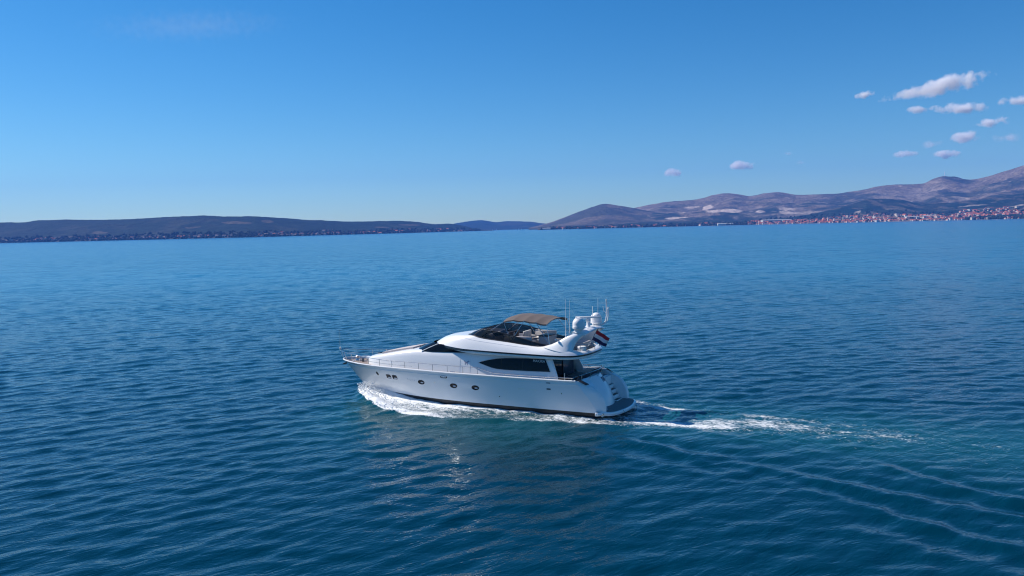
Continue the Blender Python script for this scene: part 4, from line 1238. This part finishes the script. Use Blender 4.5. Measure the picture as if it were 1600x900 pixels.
# whips
for (x, y, z0, z1) in ((-8.14, 1.85, 5.2, 7.75), (-8.40, 1.80, 5.36, 7.7)):
    mb = MB(); mb.tube([(x, y, z0), (x, y, z0 + .5)], 0.03, 6); mb.tube([(x, y, z0 + .5), (x - .04, y, z1)], 0.016, 6, r2=0.008); mb.build('whip_antenna', WHITEP, Y)
mb = MB(); mb.tube([(-9.15, -1.5, 5.6), (-9.17, -1.5, 7.55)], 0.018, 6, r2=0.008); mb.build('whip_antenna', WHITEP, Y)
mb = MB(); mb.tube([(-8.86, -1.25, 6.3), (-8.86, -1.25, 7.0)], 0.03, 6); mb.tube([(-8.86, -1.25, 5.6), (-8.86, -1.25, 6.3)], 0.03, 6); mb.build('stick_antenna', WHITEP, Y)
# swept light mast off the starboard end of the arch
mb = MB()
mb.tube([(-9.0, -1.78, 5.55), (-9.30, -1.95, 5.68), (-9.52, -2.05, 5.90), (-9.58, -2.08, 6.3), (-9.58, -2.08, 7.3)], 0.045, 8)
mb.tube([(-9.15, -1.6, 5.58), (-9.48, -1.75, 5.72), (-9.72, -1.85, 5.96), (-9.78, -1.88, 6.3), (-9.78, -1.88, 6.75)], 0.035, 8)
mb.tube([(-9.58, -2.08, 6.45), (-9.40, -2.0, 6.62), (-9.36, -1.98, 6.95)], 0.028, 6)
mb.build('light_mast', WHITEP, Y)
for p in ((-9.58, -2.08, 7.3), (-9.78, -1.88, 6.75)):
    mb = MB(); mb.lathe([(0, .16), (.05, .15), (.055, .02), (0, 0)], p, 10); mb.build('mast_lamp', PALEW, Y)

# -- flybridge furniture
mb = MB()
mb.prism([(-1.45, -1.0, 4.18), (-1.55, -1.0, 5.02), (-1.95, -1.0, 5.10), (-2.25, -1.0, 4.86), (-2.15, -1.0, 4.18)], (0, 1.9, 0)); con = mb.build('helm_console', CUSHW, Y, bevel=0.04)
mb = MB(); mb.prism([(-1.98, -.92, 5.09), (-2.24, -.92, 4.90), (-2.27, -.92, 4.93), (-2.02, -.92, 5.13)], (0, 1.74, 0)); mb.build('instrument_panel', DARKP, con)
mb = MB(); mb.tube([(-2.42 + .07 * math.sin(a), -.1 + .2 * math.cos(a), 4.86 + .2 * math.sin(a)) for a in np.linspace(0, 2 * math.pi, 19)], .018, 6); mb.build('steering_wheel', DARKP, con)
def seat(x, y, m_, name='helm_seat', w_=.62):
    t = bpy.data.objects.new(name, None); link(t, Y); t.location = (x, y, 4.17)
    mb = MB(); mb.box((0, 0, .22), (.30, w_ * .6, .44)); mb.build('seat_base', WHITEP, t, bevel=.03)
    mb = MB(); mb.box((0, 0, .50), (.55, w_, .14)); mb.build('seat_cushion', m_, t, bevel=.05)
    mb = MB(); mb.box((-.28, 0, .80), (.14, w_, .55), ry=-.15); mb.build('backrest', m_, t, bevel=.05)
seat(-2.95, -.55, CUSHD); seat(-2.95, .35, CUSHD)
def settee(c, size, back, name, m_):
    """c centre of the base on deck, size (x, y), back: side of the backrest"""
    t = bpy.data.objects.new(name, None); link(t, Y); t.location = (c[0], c[1], 4.17)
    mb = MB(); mb.box((0, 0, .17), (size[0], size[1], .34)); mb.build('base', GEL, t, bevel=.03)
    mb = MB(); mb.box((0, 0, .41), (size[0] - .04, size[1] - .04, .14)); mb.build('seat_cushion', m_, t, bevel=.05)
    bx_, by_ = back
    d = (0.16 if bx_ else size[0], 0.16 if by_ else size[1], .50)
    mb = MB(); mb.box((bx_ * (size[0] / 2 - .08), by_ * (size[1] / 2 - .08), .70), d); mb.build('backrest', m_, t, bevel=.05)
settee((-0.95, -1.35), (1.5, .7), (0, -1), 'lounge_seat', CUSH)
settee((-4.0, -1.30), (.75, 1.15), (1, 0), 'double_seat', CUSHW)
settee((-4.95, -1.62), (1.7, .62), (0, -1), 'side_settee', CUSHW)
settee((-4.45, 1.45), (2.2, .7), (0, 1), 'lounge_seat', CUSH)
mb = MB(); mb.box((-4.7, .35, 4.80), (1.15, .8, .05)); tb = mb.build('fly_table', TEAK, Y, bevel=.015)
mb = MB(); mb.tube([(-4.7, .35, 4.17), (-4.7, .35, 4.78)], .05, 8); mb.build('table_leg', CHROME, tb)
mb = MB(); mb.box((-6.05, .35, 4.62), (.75, 1.25, .90)); bar = mb.build('wet_bar', CUSH, Y, bevel=.05)
mb = MB(); mb.box((-6.05, .35, 5.10), (.82, 1.32, .05)); mb.build('bar_top', DARKP, bar, bevel=.015)
mb = MB(); mb.tube([(-5.9, .75, 5.12), (-5.9, .75, 5.32), (-6.02, .75, 5.36), (-6.1, .75, 5.3)], .018, 6); mb.build('bar_tap', CHROME, bar)
# aft rail of the flybridge
mb = MB()
ar = [(-8.75, 1.95, 4.75), (-9.12, 1.70, 4.72), (-9.42, 1.05, 4.70), (-9.5, 0, 4.70), (-9.42, -1.05, 4.70), (-9.12, -1.70, 4.72), (-8.75, -1.95, 4.75)]
mb.tube(ar, 0.022, 6); mb.tube([(p[0], p[1], p[2] - .22) for p in ar], .013, 5)
for p in ar[1:-1]: mb.tube([(p[0] + .03, p[1], 4.22), p], .018, 6)
mb.build('fly_aft_rail', CHROME, Y)
mb = MB(); mb.box((-8.3, -.6, 4.42), (.8, 1.4, .42)); mb.build('fly_locker', CUSH, Y, bevel=.06)
mb = MB(); mb.lathe([(0, .3), (.28, .28), (.33, .14), (.3, 0), (0, 0)], (-8.9, .95, 4.24), 14); mb.build('liferaft_canister', WHITEP, Y)

# -- cockpit and stern
mb = MB(); mb.box((-8.15, 0, 1.70), (2.4, 4.9, .06)); mb.build('cockpit_sole', TEAK_D, Y)
mb = MB(); mb.box((-7.02, 0.0, 2.79), (.06, 4.0, 2.14)); bulk = mb.build('saloon_bulkhead', GEL, Y)
mb = MB(); mb.box((-7.06, 0.95, 2.78), (.04, 1.75, 2.02)); mb.build('saloon_door', GLASS, bulk)
mb = MB(); mb.box((-7.06, -0.95, 2.78), (.04, 1.90, 2.02)); mb.build('door_glass', SHADEP, bulk)
mb = MB(); mb.tube([(-7.10, .05, 1.75), (-7.10, .05, 3.8)], .03, 6); mb.build('door_post', DARKP, bulk)
for side in (1, -1):   # inside of the bulwarks
    mb = MB()
    a = [(x, side * (float(bs(x)) - .20), 1.70) for x in np.linspace(-7.0, -9.3, 8)]; b = [(x, side * (float(bs(x)) - .20), 2.40) for x in np.linspace(-7.0, -9.3, 8)]
    c = [(x, side * (float(bs(x)) - .0), 2.43) for x in np.linspace(-7.0, -9.3, 8)]
    mb.grid([a, b, c]); mb.build('bulwark_lining', GEL, Y)
mb = MB(); mb.box((-8.95, 0, 1.98), (.75, 3.0, .50)); sofa = mb.build('cockpit_sofa', GEL, Y, bevel=.03)
mb = MB(); mb.box((-8.92, 0, 2.27), (.70, 2.9, .12)); mb.build('seat_cushion', CUSHD, sofa, bevel=.04)
mb = MB(); mb.box((-9.28, -.1, 2.52), (.16, 2.7, .42)); mb.build('backrest', CUSHD, sofa, bevel=.05)
mb = MB(); mb.box((-8.05, 0, 2.38), (.7, 1.5, .05)); tb = mb.build('cockpit_table', TEAK_D, Y, bevel=.01)
mb = MB(); mb.tube([(-8.05, 0, 1.72), (-8.05, 0, 2.37)], .05, 8); mb.build('table_leg', CHROME, tb)
# transom panel, stairs to starboard, wings either side, swim platform
def seg(a, b, n): return [tuple(Vector(a).lerp(Vector(b), k / n)) for k in range(n + 1)]
E_ = [(-9.45, 2.42, 2.42), (-9.86, 2.34, 2.21), (-10.35, 2.30, 2.02), (-10.68, 2.28, 1.78), (-10.95, 2.26, 1.36), (-11.06, 2.26, .95), (-11.10, 2.26, .55), (-11.10, 2.26, .30)]
C_ = [hull_pt(0, t, 1) for t in (1.0, .87, .73, .59, .43, .29, .16, .05)]
for side in (1, -1):
    mb = MB()
    out = [(x, side * y, z) for x, y, z in C_]
    edge = [(x, side * y, z) for x, y, z in E_]
    mid = [tuple((Vector(a) + Vector(b)) / 2 + Vector((-.01, side * .012, .012))) for a, b in zip(out, edge)]
    m2 = [tuple(Vector(a).lerp(Vector(b), .85) + Vector((-.015, side * .03, .02))) for a, b in zip(out, edge)]
    inn = [(x + .10, side * (abs(y) - .16), z - .02) for x, y, z in edge]
    low = [(x + .10, side * (abs(y) - .16), min(z - .02, .35)) for x, y, z in edge]
    mb.grid([out, mid, m2, edge, inn, low]); wing = mb.build('quarter_wing', GEL, Y, angle=32)
    # dark mooring fairlead on the shoulder of the wing
    mb = MB(); mb.prism([(-9.30, side * 2.62, 2.46), (-9.42, side * 2.36, 2.46), (-9.95, side * 2.30, 2.22), (-9.80, side * 2.54, 2.20)], (0.01, 0, .05)); mb.build('quarter_fairlead', DARKP, wing, bevel=.02)
# central panel bulging aft, 1.0 to port .. 1.05 to starboard; it fairs into the port wing
rows = []
for k in range(9):
    f = k / 8
    z = 2.50 - (2.50 - .42) * f
    xt = -9.42 - 1.05 * f - .20 * math.sin(math.pi * f)
    r = []
    for v in np.linspace(1, -1, 13):
        r.append((xt - .25 * (1 - v * v), 1.08 * v, z - .04 * abs(v)))
    rows.append(r)
mb = MB(); mb.grid(rows)
for e in (0, -1): mb.grid([[r[e] for r in rows], [(-9.30, r[e][1], r[e][2]) for r in rows]])
mb.grid([rows[0], [(-9.30, p[1], p[2]) for p in rows[0]]])
panel = mb.build('transom_door', GEL, Y, angle=50)
# port fairing between the panel and the wing
pl, wl_ = [r[0] for r in rows], [(-9.30, 2.20, 2.44), (-9.75, 2.16, 2.16), (-10.2, 2.14, 1.95), (-10.5, 2.12, 1.75), (-10.75, 2.1, 1.45), (-10.92, 2.1, 1.15), (-11.0, 2.1, .85), (-11.02, 2.1, .62), (-11.05, 2.1, .40)]
mid = [tuple((Vector(a) + Vector(b)) / 2 + Vector((0.10, 0, 0))) for a, b in zip(pl, wl_)]
mid[-1] = (-10.95, 1.5, .42); mid[-2] = (-10.85, 1.5, .66)
mb = MB(); mb.grid([pl, mid, wl_]); mb.build('stern_fairing', GEL, Y, angle=60)
# emblem and small latch on the panel: dark marks
def on_panel(v, f):
    z = 2.50 - 2.08 * f; return Vector((-9.42 - 1.05 * f - .20 * math.sin(math.pi * f) - .25 * (1 - v * v), 1.08 * v, z - .04 * abs(v)))
def panel_mark(v0, v1, f0, f1, name, m_):
    q = [on_panel(v0, f0), on_panel(v1, f0), on_panel(v1, f1), on_panel(v0, f1)]
    n_ = (q[1] - q[0]).cross(q[3] - q[0]).normalized(); n_ = n_ if n_.x < 0 else -n_
    mb = MB(); mb.prism([tuple(p + n_ * .006) for p in q], n_ * .012); mb.build(name, m_, panel)
for k in range(4):
    panel_mark(-.02 - .17 * k, -.07 - .17 * k, .10, .24, 'transom_lettering', INK)
    if k < 3: panel_mark(-.07 - .17 * k, -.16 - .17 * k, .10 + .05 * (k % 2), .135 + .05 * (k % 2), 'transom_lettering', INK)
panel_mark(-.55, -.65, .62, .67, 'transom_latch', DARKP)
# stairs
for k in range(6):
    z = .52 + .32 * k; x = -10.62 + .21 * k
    mb = MB(); mb.box((x + .16, -1.62, z - .13), (.42, 1.08, .26)); st = mb.build('stair_step', GEL, Y, bevel=.02)
    mb = MB(); mb.box((x + .15, -1.62, z + .006), (.26, .90, .012)); mb.build('step_tread', TEAK_D, st)
mb = MB(); mb.box((-9.60, -1.62, 1.3), (.5, 1.08, 1.6)); mb.build('stair_core', GEL, Y)
# swim platform
pp = [(-10.4, 2.42), (-10.95, 2.42), (-11.35, 2.30), (-11.65, 1.95), (-11.85, 1.30), (-11.97, .6), (-12.0, 0)]
pp = pp + [(x, -y) for x, y in pp[-2::-1]]
pp = [(a[0], a[1]) for a in dens_path([(x, y, 0, 0, 0, 0) for x, y in pp], 49)[:, :2]]
pp[0] = (-10.4, 2.42); pp[-1] = (-10.4, -2.42)
# dens_path pins its ends on the centreline, so set them back above
mb = MB(); mb.prism([(x, y, .24) for x, y in pp], (0, 0, .24)); plat = mb.build('swim_platform', GEL, Y, bevel=.05)
mb = MB(); mb.prism([(-10.42 + (x + 10.4) * .93, y * .94, .484) for x, y in pp], (0, 0, .014)); mb.build('platform_teak', TEAK_D, plat)
mb = MB(); mb.tube([(x - .02, y * 1.004, .36) for x, y in pp[2:-2]], .03, 6); mb.build('platform_fender', WHITEP, plat)
for y in (-1.2, 1.2):
    mb = MB(); mb.tube([(-11.88, y, .46), (-11.98, y, .30), (-11.96, y, -.1)], .02, 6); mb.build('ladder_leg', CHROME, plat)
mb = MB(); mb.tube([(-10.9, 1.9, .49), (-10.9, 1.9, .62)], .035, 6); mb.tube([(-11.05, 1.9, .63), (-10.75, 1.9, .63)], .03, 6); mb.build('mooring_cleat', CHROME, Y)
mb = MB(); mb.tube([(-10.88, 2.50, .30), (-10.98, 2.50, .42)], .05, 8); mb.build('exhaust_outlet', CHROME, Y)
# cockpit aft rail with posts
mb = MB()
cr = [(-8.9, 2.5, 2.64), (-9.35, 2.05, 2.78), (-9.62, 1.15, 2.84), (-9.82, .2, 2.88), (-9.72, -.9, 2.88), (-9.55, -1.1, 2.90)]
mb.tube(cr, .024, 6)
for p in cr[1:]: mb.tube([(p[0] + .08, p[1], 2.4), p], .02, 6)
mb.build('cockpit_rail', CHROME, Y)
for y in (1.75, 2.2):
    mb = MB(); mb.lathe([(0, .34), (.10, .30), (.07, .2), (.13, .1), (.14, 0), (0, 0)], (-9.15, y, 2.42), 12); mb.build('mooring_winch', DARKP, Y)
mb = MB(); mb.tube([(-8.35, 2.62, 2.42), (-8.35, 2.62, 2.95)], .025, 6); mb.build('rail_post', CHROME, Y)

# -- flag on a raked staff at the after end of the flybridge: a thing of its own
ft = empty('flag', (0, 0, 0))
base = Vector((-8.85, 0.0, 4.18))
wy = Matrix.Translation(Vector((BOAT[0], BOAT[1], 0))) @ Matrix.Rotation(BYAW, 4, 'Z')
ft.location = wy @ base; ft.rotation_euler = (0, 0, BYAW)
tag(ft, 'red, white and navy striped flag blowing from its staff behind the radar arch', 'flag')
mb = MB(); mb.tube([(0, 0, 0), (-.40, 0, .66), (-.88, 0, 1.48)], .022, 6); staff = mb.build('flagstaff', CHROME, ft)
mb = MB(); mb.lathe([(0, .07), (.035, .05), (.035, .01), (0, 0)], (-.88, 0, 1.47), 8); mb.build('staff_knob', CHROME, staff)
h0, h1 = Vector((-.80, 0, 1.36)), Vector((-.42, 0, .68))     # hoist top and bottom
f0, f1 = Vector((-1.72, -.10, .80)), Vector((-1.36, -.10, .16))
for k, (nm, m_) in enumerate((('red_stripe', REDC), ('white_stripe', WHTC), ('navy_stripe', BLUC))):
    rows = []
    for i in range(7):
        v = (k + i / 6) / 3; r = []
        for j in range(29):
            u = j / 28
            p = h0.lerp(h1, v).lerp(f0.lerp(f1, v), u)
            p = p + Vector((0, .13 * math.sin(u * 8.5 + v * 1.6) * u ** .6, .05 * math.sin(u * 6.5 + 1 + v) * u))
            r.append(p)
        rows.append(r)
    mb = MB(); mb.grid(rows); mb.grid([[p + Vector((0, -.006, 0)) for p in r] for r in rows], flip=True)
    o = mb.build(nm, m_, ft, fix=False, angle=None)

# -- spray thrown up beside the bow: many small drops and clots of foam
SPR = mat('sea_spray', (0.80, 0.82, 0.84), 0.9, var=(3, 0.04))
bm = bmesh.new(); bmesh.ops.create_icosphere(bm, subdivisions=1, radius=1.0)
bv = np.array([v.co[:] for v in bm.verts]); bf = [[v.index for v in f.verts] for f in bm.faces]; bm.free()
co, fs, n = [], [], 0
for k in range(1500):
    side = 1 if random.random() < .7 else -1
    x = random.triangular(2.0, 10.7, 9.2)
    hw_ = float(wl_half(x)); fe = float(foam_edge(x))
    q = random.random() ** (.6 if x > 7 else .35)
    y = hw_ + (fe - hw_) * q * 1.03 + random.gauss(0, .10)
    hz_ = (.10 + .60 * math.exp(-((x - 9.0) / 1.6) ** 2)) * random.random() ** 2.2
    r = random.uniform(.012, .045) * (1.5 if random.random() < .15 else 1)
    p = wy @ Vector((x, side * y, .12 + .35 * math.exp(-((x - 8.6) / 2.0) ** 2) * (1 - .5 * q) + hz_))
    co.append(bv * r * (1 + .5 * (RNG.random((len(bv), 1)) - .5)) + np.array(p)); fs += [[i + n for i in f] for f in bf]; n += len(bv)
o = mesh_np('bow_spray', np.concatenate(co), fs, SPR)
tag(o, 'white drops of spray thrown up along the bow wave', 'spray', None, 'stuff')

# ================================================================== clouds
def cloud_material(name, dens, col=(1.0, 0.985, 0.98), taper=0.0):
    m = bpy.data.materials.new(name); m.use_nodes = True
    t = m.node_tree; L = t.links
    for n in list(t.nodes):
        if n.type == 'BSDF_PRINCIPLED': t.nodes.remove(n)
    out = t.nodes['Material Output']
    vol = t.nodes.new('ShaderNodeVolumePrincipled')
    vol.inputs['Color'].default_value = (*col, 1); vol.inputs['Anisotropy'].default_value = 0.0
    tc = t.nodes.new('ShaderNodeTexCoord'); geo = t.nodes.new('ShaderNodeNewGeometry')
    def mth(op, a, b=None, clamp=False):
        n = t.nodes.new('ShaderNodeMath'); n.operation = op; n.use_clamp = clamp
        for i, v in enumerate((a, b)):
            if v is None: continue
            if isinstance(v, (int, float)): n.inputs[i].default_value = v
            else: L.new(v, n.inputs[i])
        return n.outputs[0]
    ln = t.nodes.new('ShaderNodeVectorMath'); ln.operation = 'LENGTH'; sx = t.nodes.new('ShaderNodeSeparateXYZ'); L.new(tc.outputs['Object'], sx.inputs[0])
    k = mth('SUBTRACT', 1.0, mth('MULTIPLY', mth('SUBTRACT', 0.5, mth('MULTIPLY', sx.outputs[0], 0.5)), taper))
    cx = t.nodes.new('ShaderNodeCombineXYZ'); L.new(sx.outputs[0], cx.inputs[0]); L.new(sx.outputs[1], cx.inputs[1]); L.new(mth('DIVIDE', sx.outputs[2], k), cx.inputs[2])
    L.new(cx.outputs[0], ln.inputs[0])
    n1 = t.nodes.new('ShaderNodeTexNoise'); n1.inputs['Scale'].default_value = 1 / 190.0; n1.inputs['Detail'].default_value = 5; n1.inputs['Roughness'].default_value = 0.55
    L.new(geo.outputs['Position'], n1.inputs['Vector'])
    r = mth('ADD', ln.outputs['Value'], mth('MULTIPLY', mth('SUBTRACT', n1.outputs['Fac'], 0.40), 2.3))
    d = mth('MULTIPLY', mth('SUBTRACT', 0.90, r), 1.3, True)
    L.new(mth('MULTIPLY', d, dens), vol.inputs['Density'])
    L.new(vol.outputs[0], out.inputs['Volume'])
    return m
CLOUD = cloud_material('white_cloud_vapour', 0.022)
CLOUDB = cloud_material('tapering_cloud_vapour', 0.022, taper=0.62)
CLOUDT = cloud_material('thin_cloud_vapour', 0.0045)
CIRRUS = cloud_material('faint_cirrus_vapour', 0.00013)
def cloud(lobes, label, m=CLOUD, D=16000.0, thin=False):
    """lobes: (px, py, half width px, half height px, tilt); each lobe is a closed ellipsoid of vapour"""
    for k, (px, py, hw, hh, tilt) in enumerate(lobes):
        c = at(px, py, D); s = D / FPX
        bm = bmesh.new(); bmesh.ops.create_icosphere(bm, subdivisions=3, radius=1.0)
        me = bpy.data.meshes.new('cloud'); bm.to_mesh(me); bm.free()
        me.materials.append(m)
        o = link(bpy.data.objects.new('cloud', me))
        o.location = c
        o.scale = (hw * 0.95 * s, max(hh * 1.6, hw * 0.5) * s, hh * 0.88 * s)
        az = math.atan2(c.x, c.y)
        o.rotation_euler = (Matrix.Rotation(-az, 3, 'Z') @ Matrix.Rotation(-tilt + _t, 3, 'Y')).to_euler()
        tag(o, label, 'cloud')
cloud([(1460, 137, 82, 21, R(10))], 'largest long white cloud, high on the right, thick at its right end', CLOUDB, 15000)
cloud([(1352, 148, 17, 8, R(4))], 'small white puff just left of the largest cloud', CLOUD, 17500)
cloud([(1437, 171, 26, 10, 0)], 'soft low puff under the left half of the largest cloud', CLOUD, 15800)
cloud([(1504, 169, 40, 11, R(-3))], 'bright flat cloud under the right end of the largest cloud', CLOUD, 18500)
cloud([(1590, 158, 26, 9, 0)], 'flat cloud cut by the right edge of the photo', CLOUD, 17000)
cloud([(1550, 191, 32, 9, R(4))], 'thin wavy cloud above the round cloud at right', CLOUD, 19500)
cloud([(1509, 214, 22, 13, R(3))], 'round compact white cloud right of centre over the mountain', CLOUD, 16500)
cloud([(1455, 225, 18, 9, R(5))], 'faint pinkish wisp left of the round compact cloud', CLOUDT, 18000)
cloud([(1415, 240, 21, 8, R(4))], 'small flat cloud lowest left above the mountain range', CLOUD, 17200)
cloud([(1478, 241, 24, 8, 0)], 'small flat cloud lowest under the round compact cloud', CLOUD, 19000)
cloud([(1578, 215, 26, 9, 0)], 'faint haze patch near the right edge below the thin wavy cloud', CLOUDT, 20000)
cloud([(1051, 269.5, 17, 11, R(2))], 'little rounded cloud lowest and farthest to the left', CLOUD, 16000)
cloud([(1156, 259, 28, 10, R(-2))], 'little flat based cloud between the leftmost one and the range', CLOUD, 17000)
cloud([(1232, 239.5, 14, 6, 0)], 'tiny upper wisp right of the little flat based cloud', CLOUDT, 18000)
cloud([(1250, 254, 13, 5, 0)], 'tiny lower wisp right of the little flat based cloud', CLOUDT, 19000)
cloud([(300, 40, 190, 26, R(7))], 'very faint cirrus streak high in the left of the sky', CIRRUS, 24000)

# ================================================================== haze
hm = bpy.data.materials.new('sea_haze'); hm.use_nodes = True
for n in list(hm.node_tree.nodes):
    if n.type == 'BSDF_PRINCIPLED': hm.node_tree.nodes.remove(n)
hv = hm.node_tree.nodes.new('ShaderNodeVolumePrincipled')
hv.inputs['Color'].default_value = (0.12, 0.35, 1.0, 1)
hv.inputs['Density'].default_value = HAZE
hv.inputs['Anisotropy'].default_value = 0.0
hm.node_tree.links.new(hv.outputs[0], hm.node_tree.nodes['Material Output'].inputs['Volume'])
mb = MB(); mb.box((0, 0, 372), (21600, 21600, 750))
hz = mb.build('haze', hm, smooth=False)
tag(hz, 'thin blue sea haze softening the far hills', 'haze', None, 'stuff')
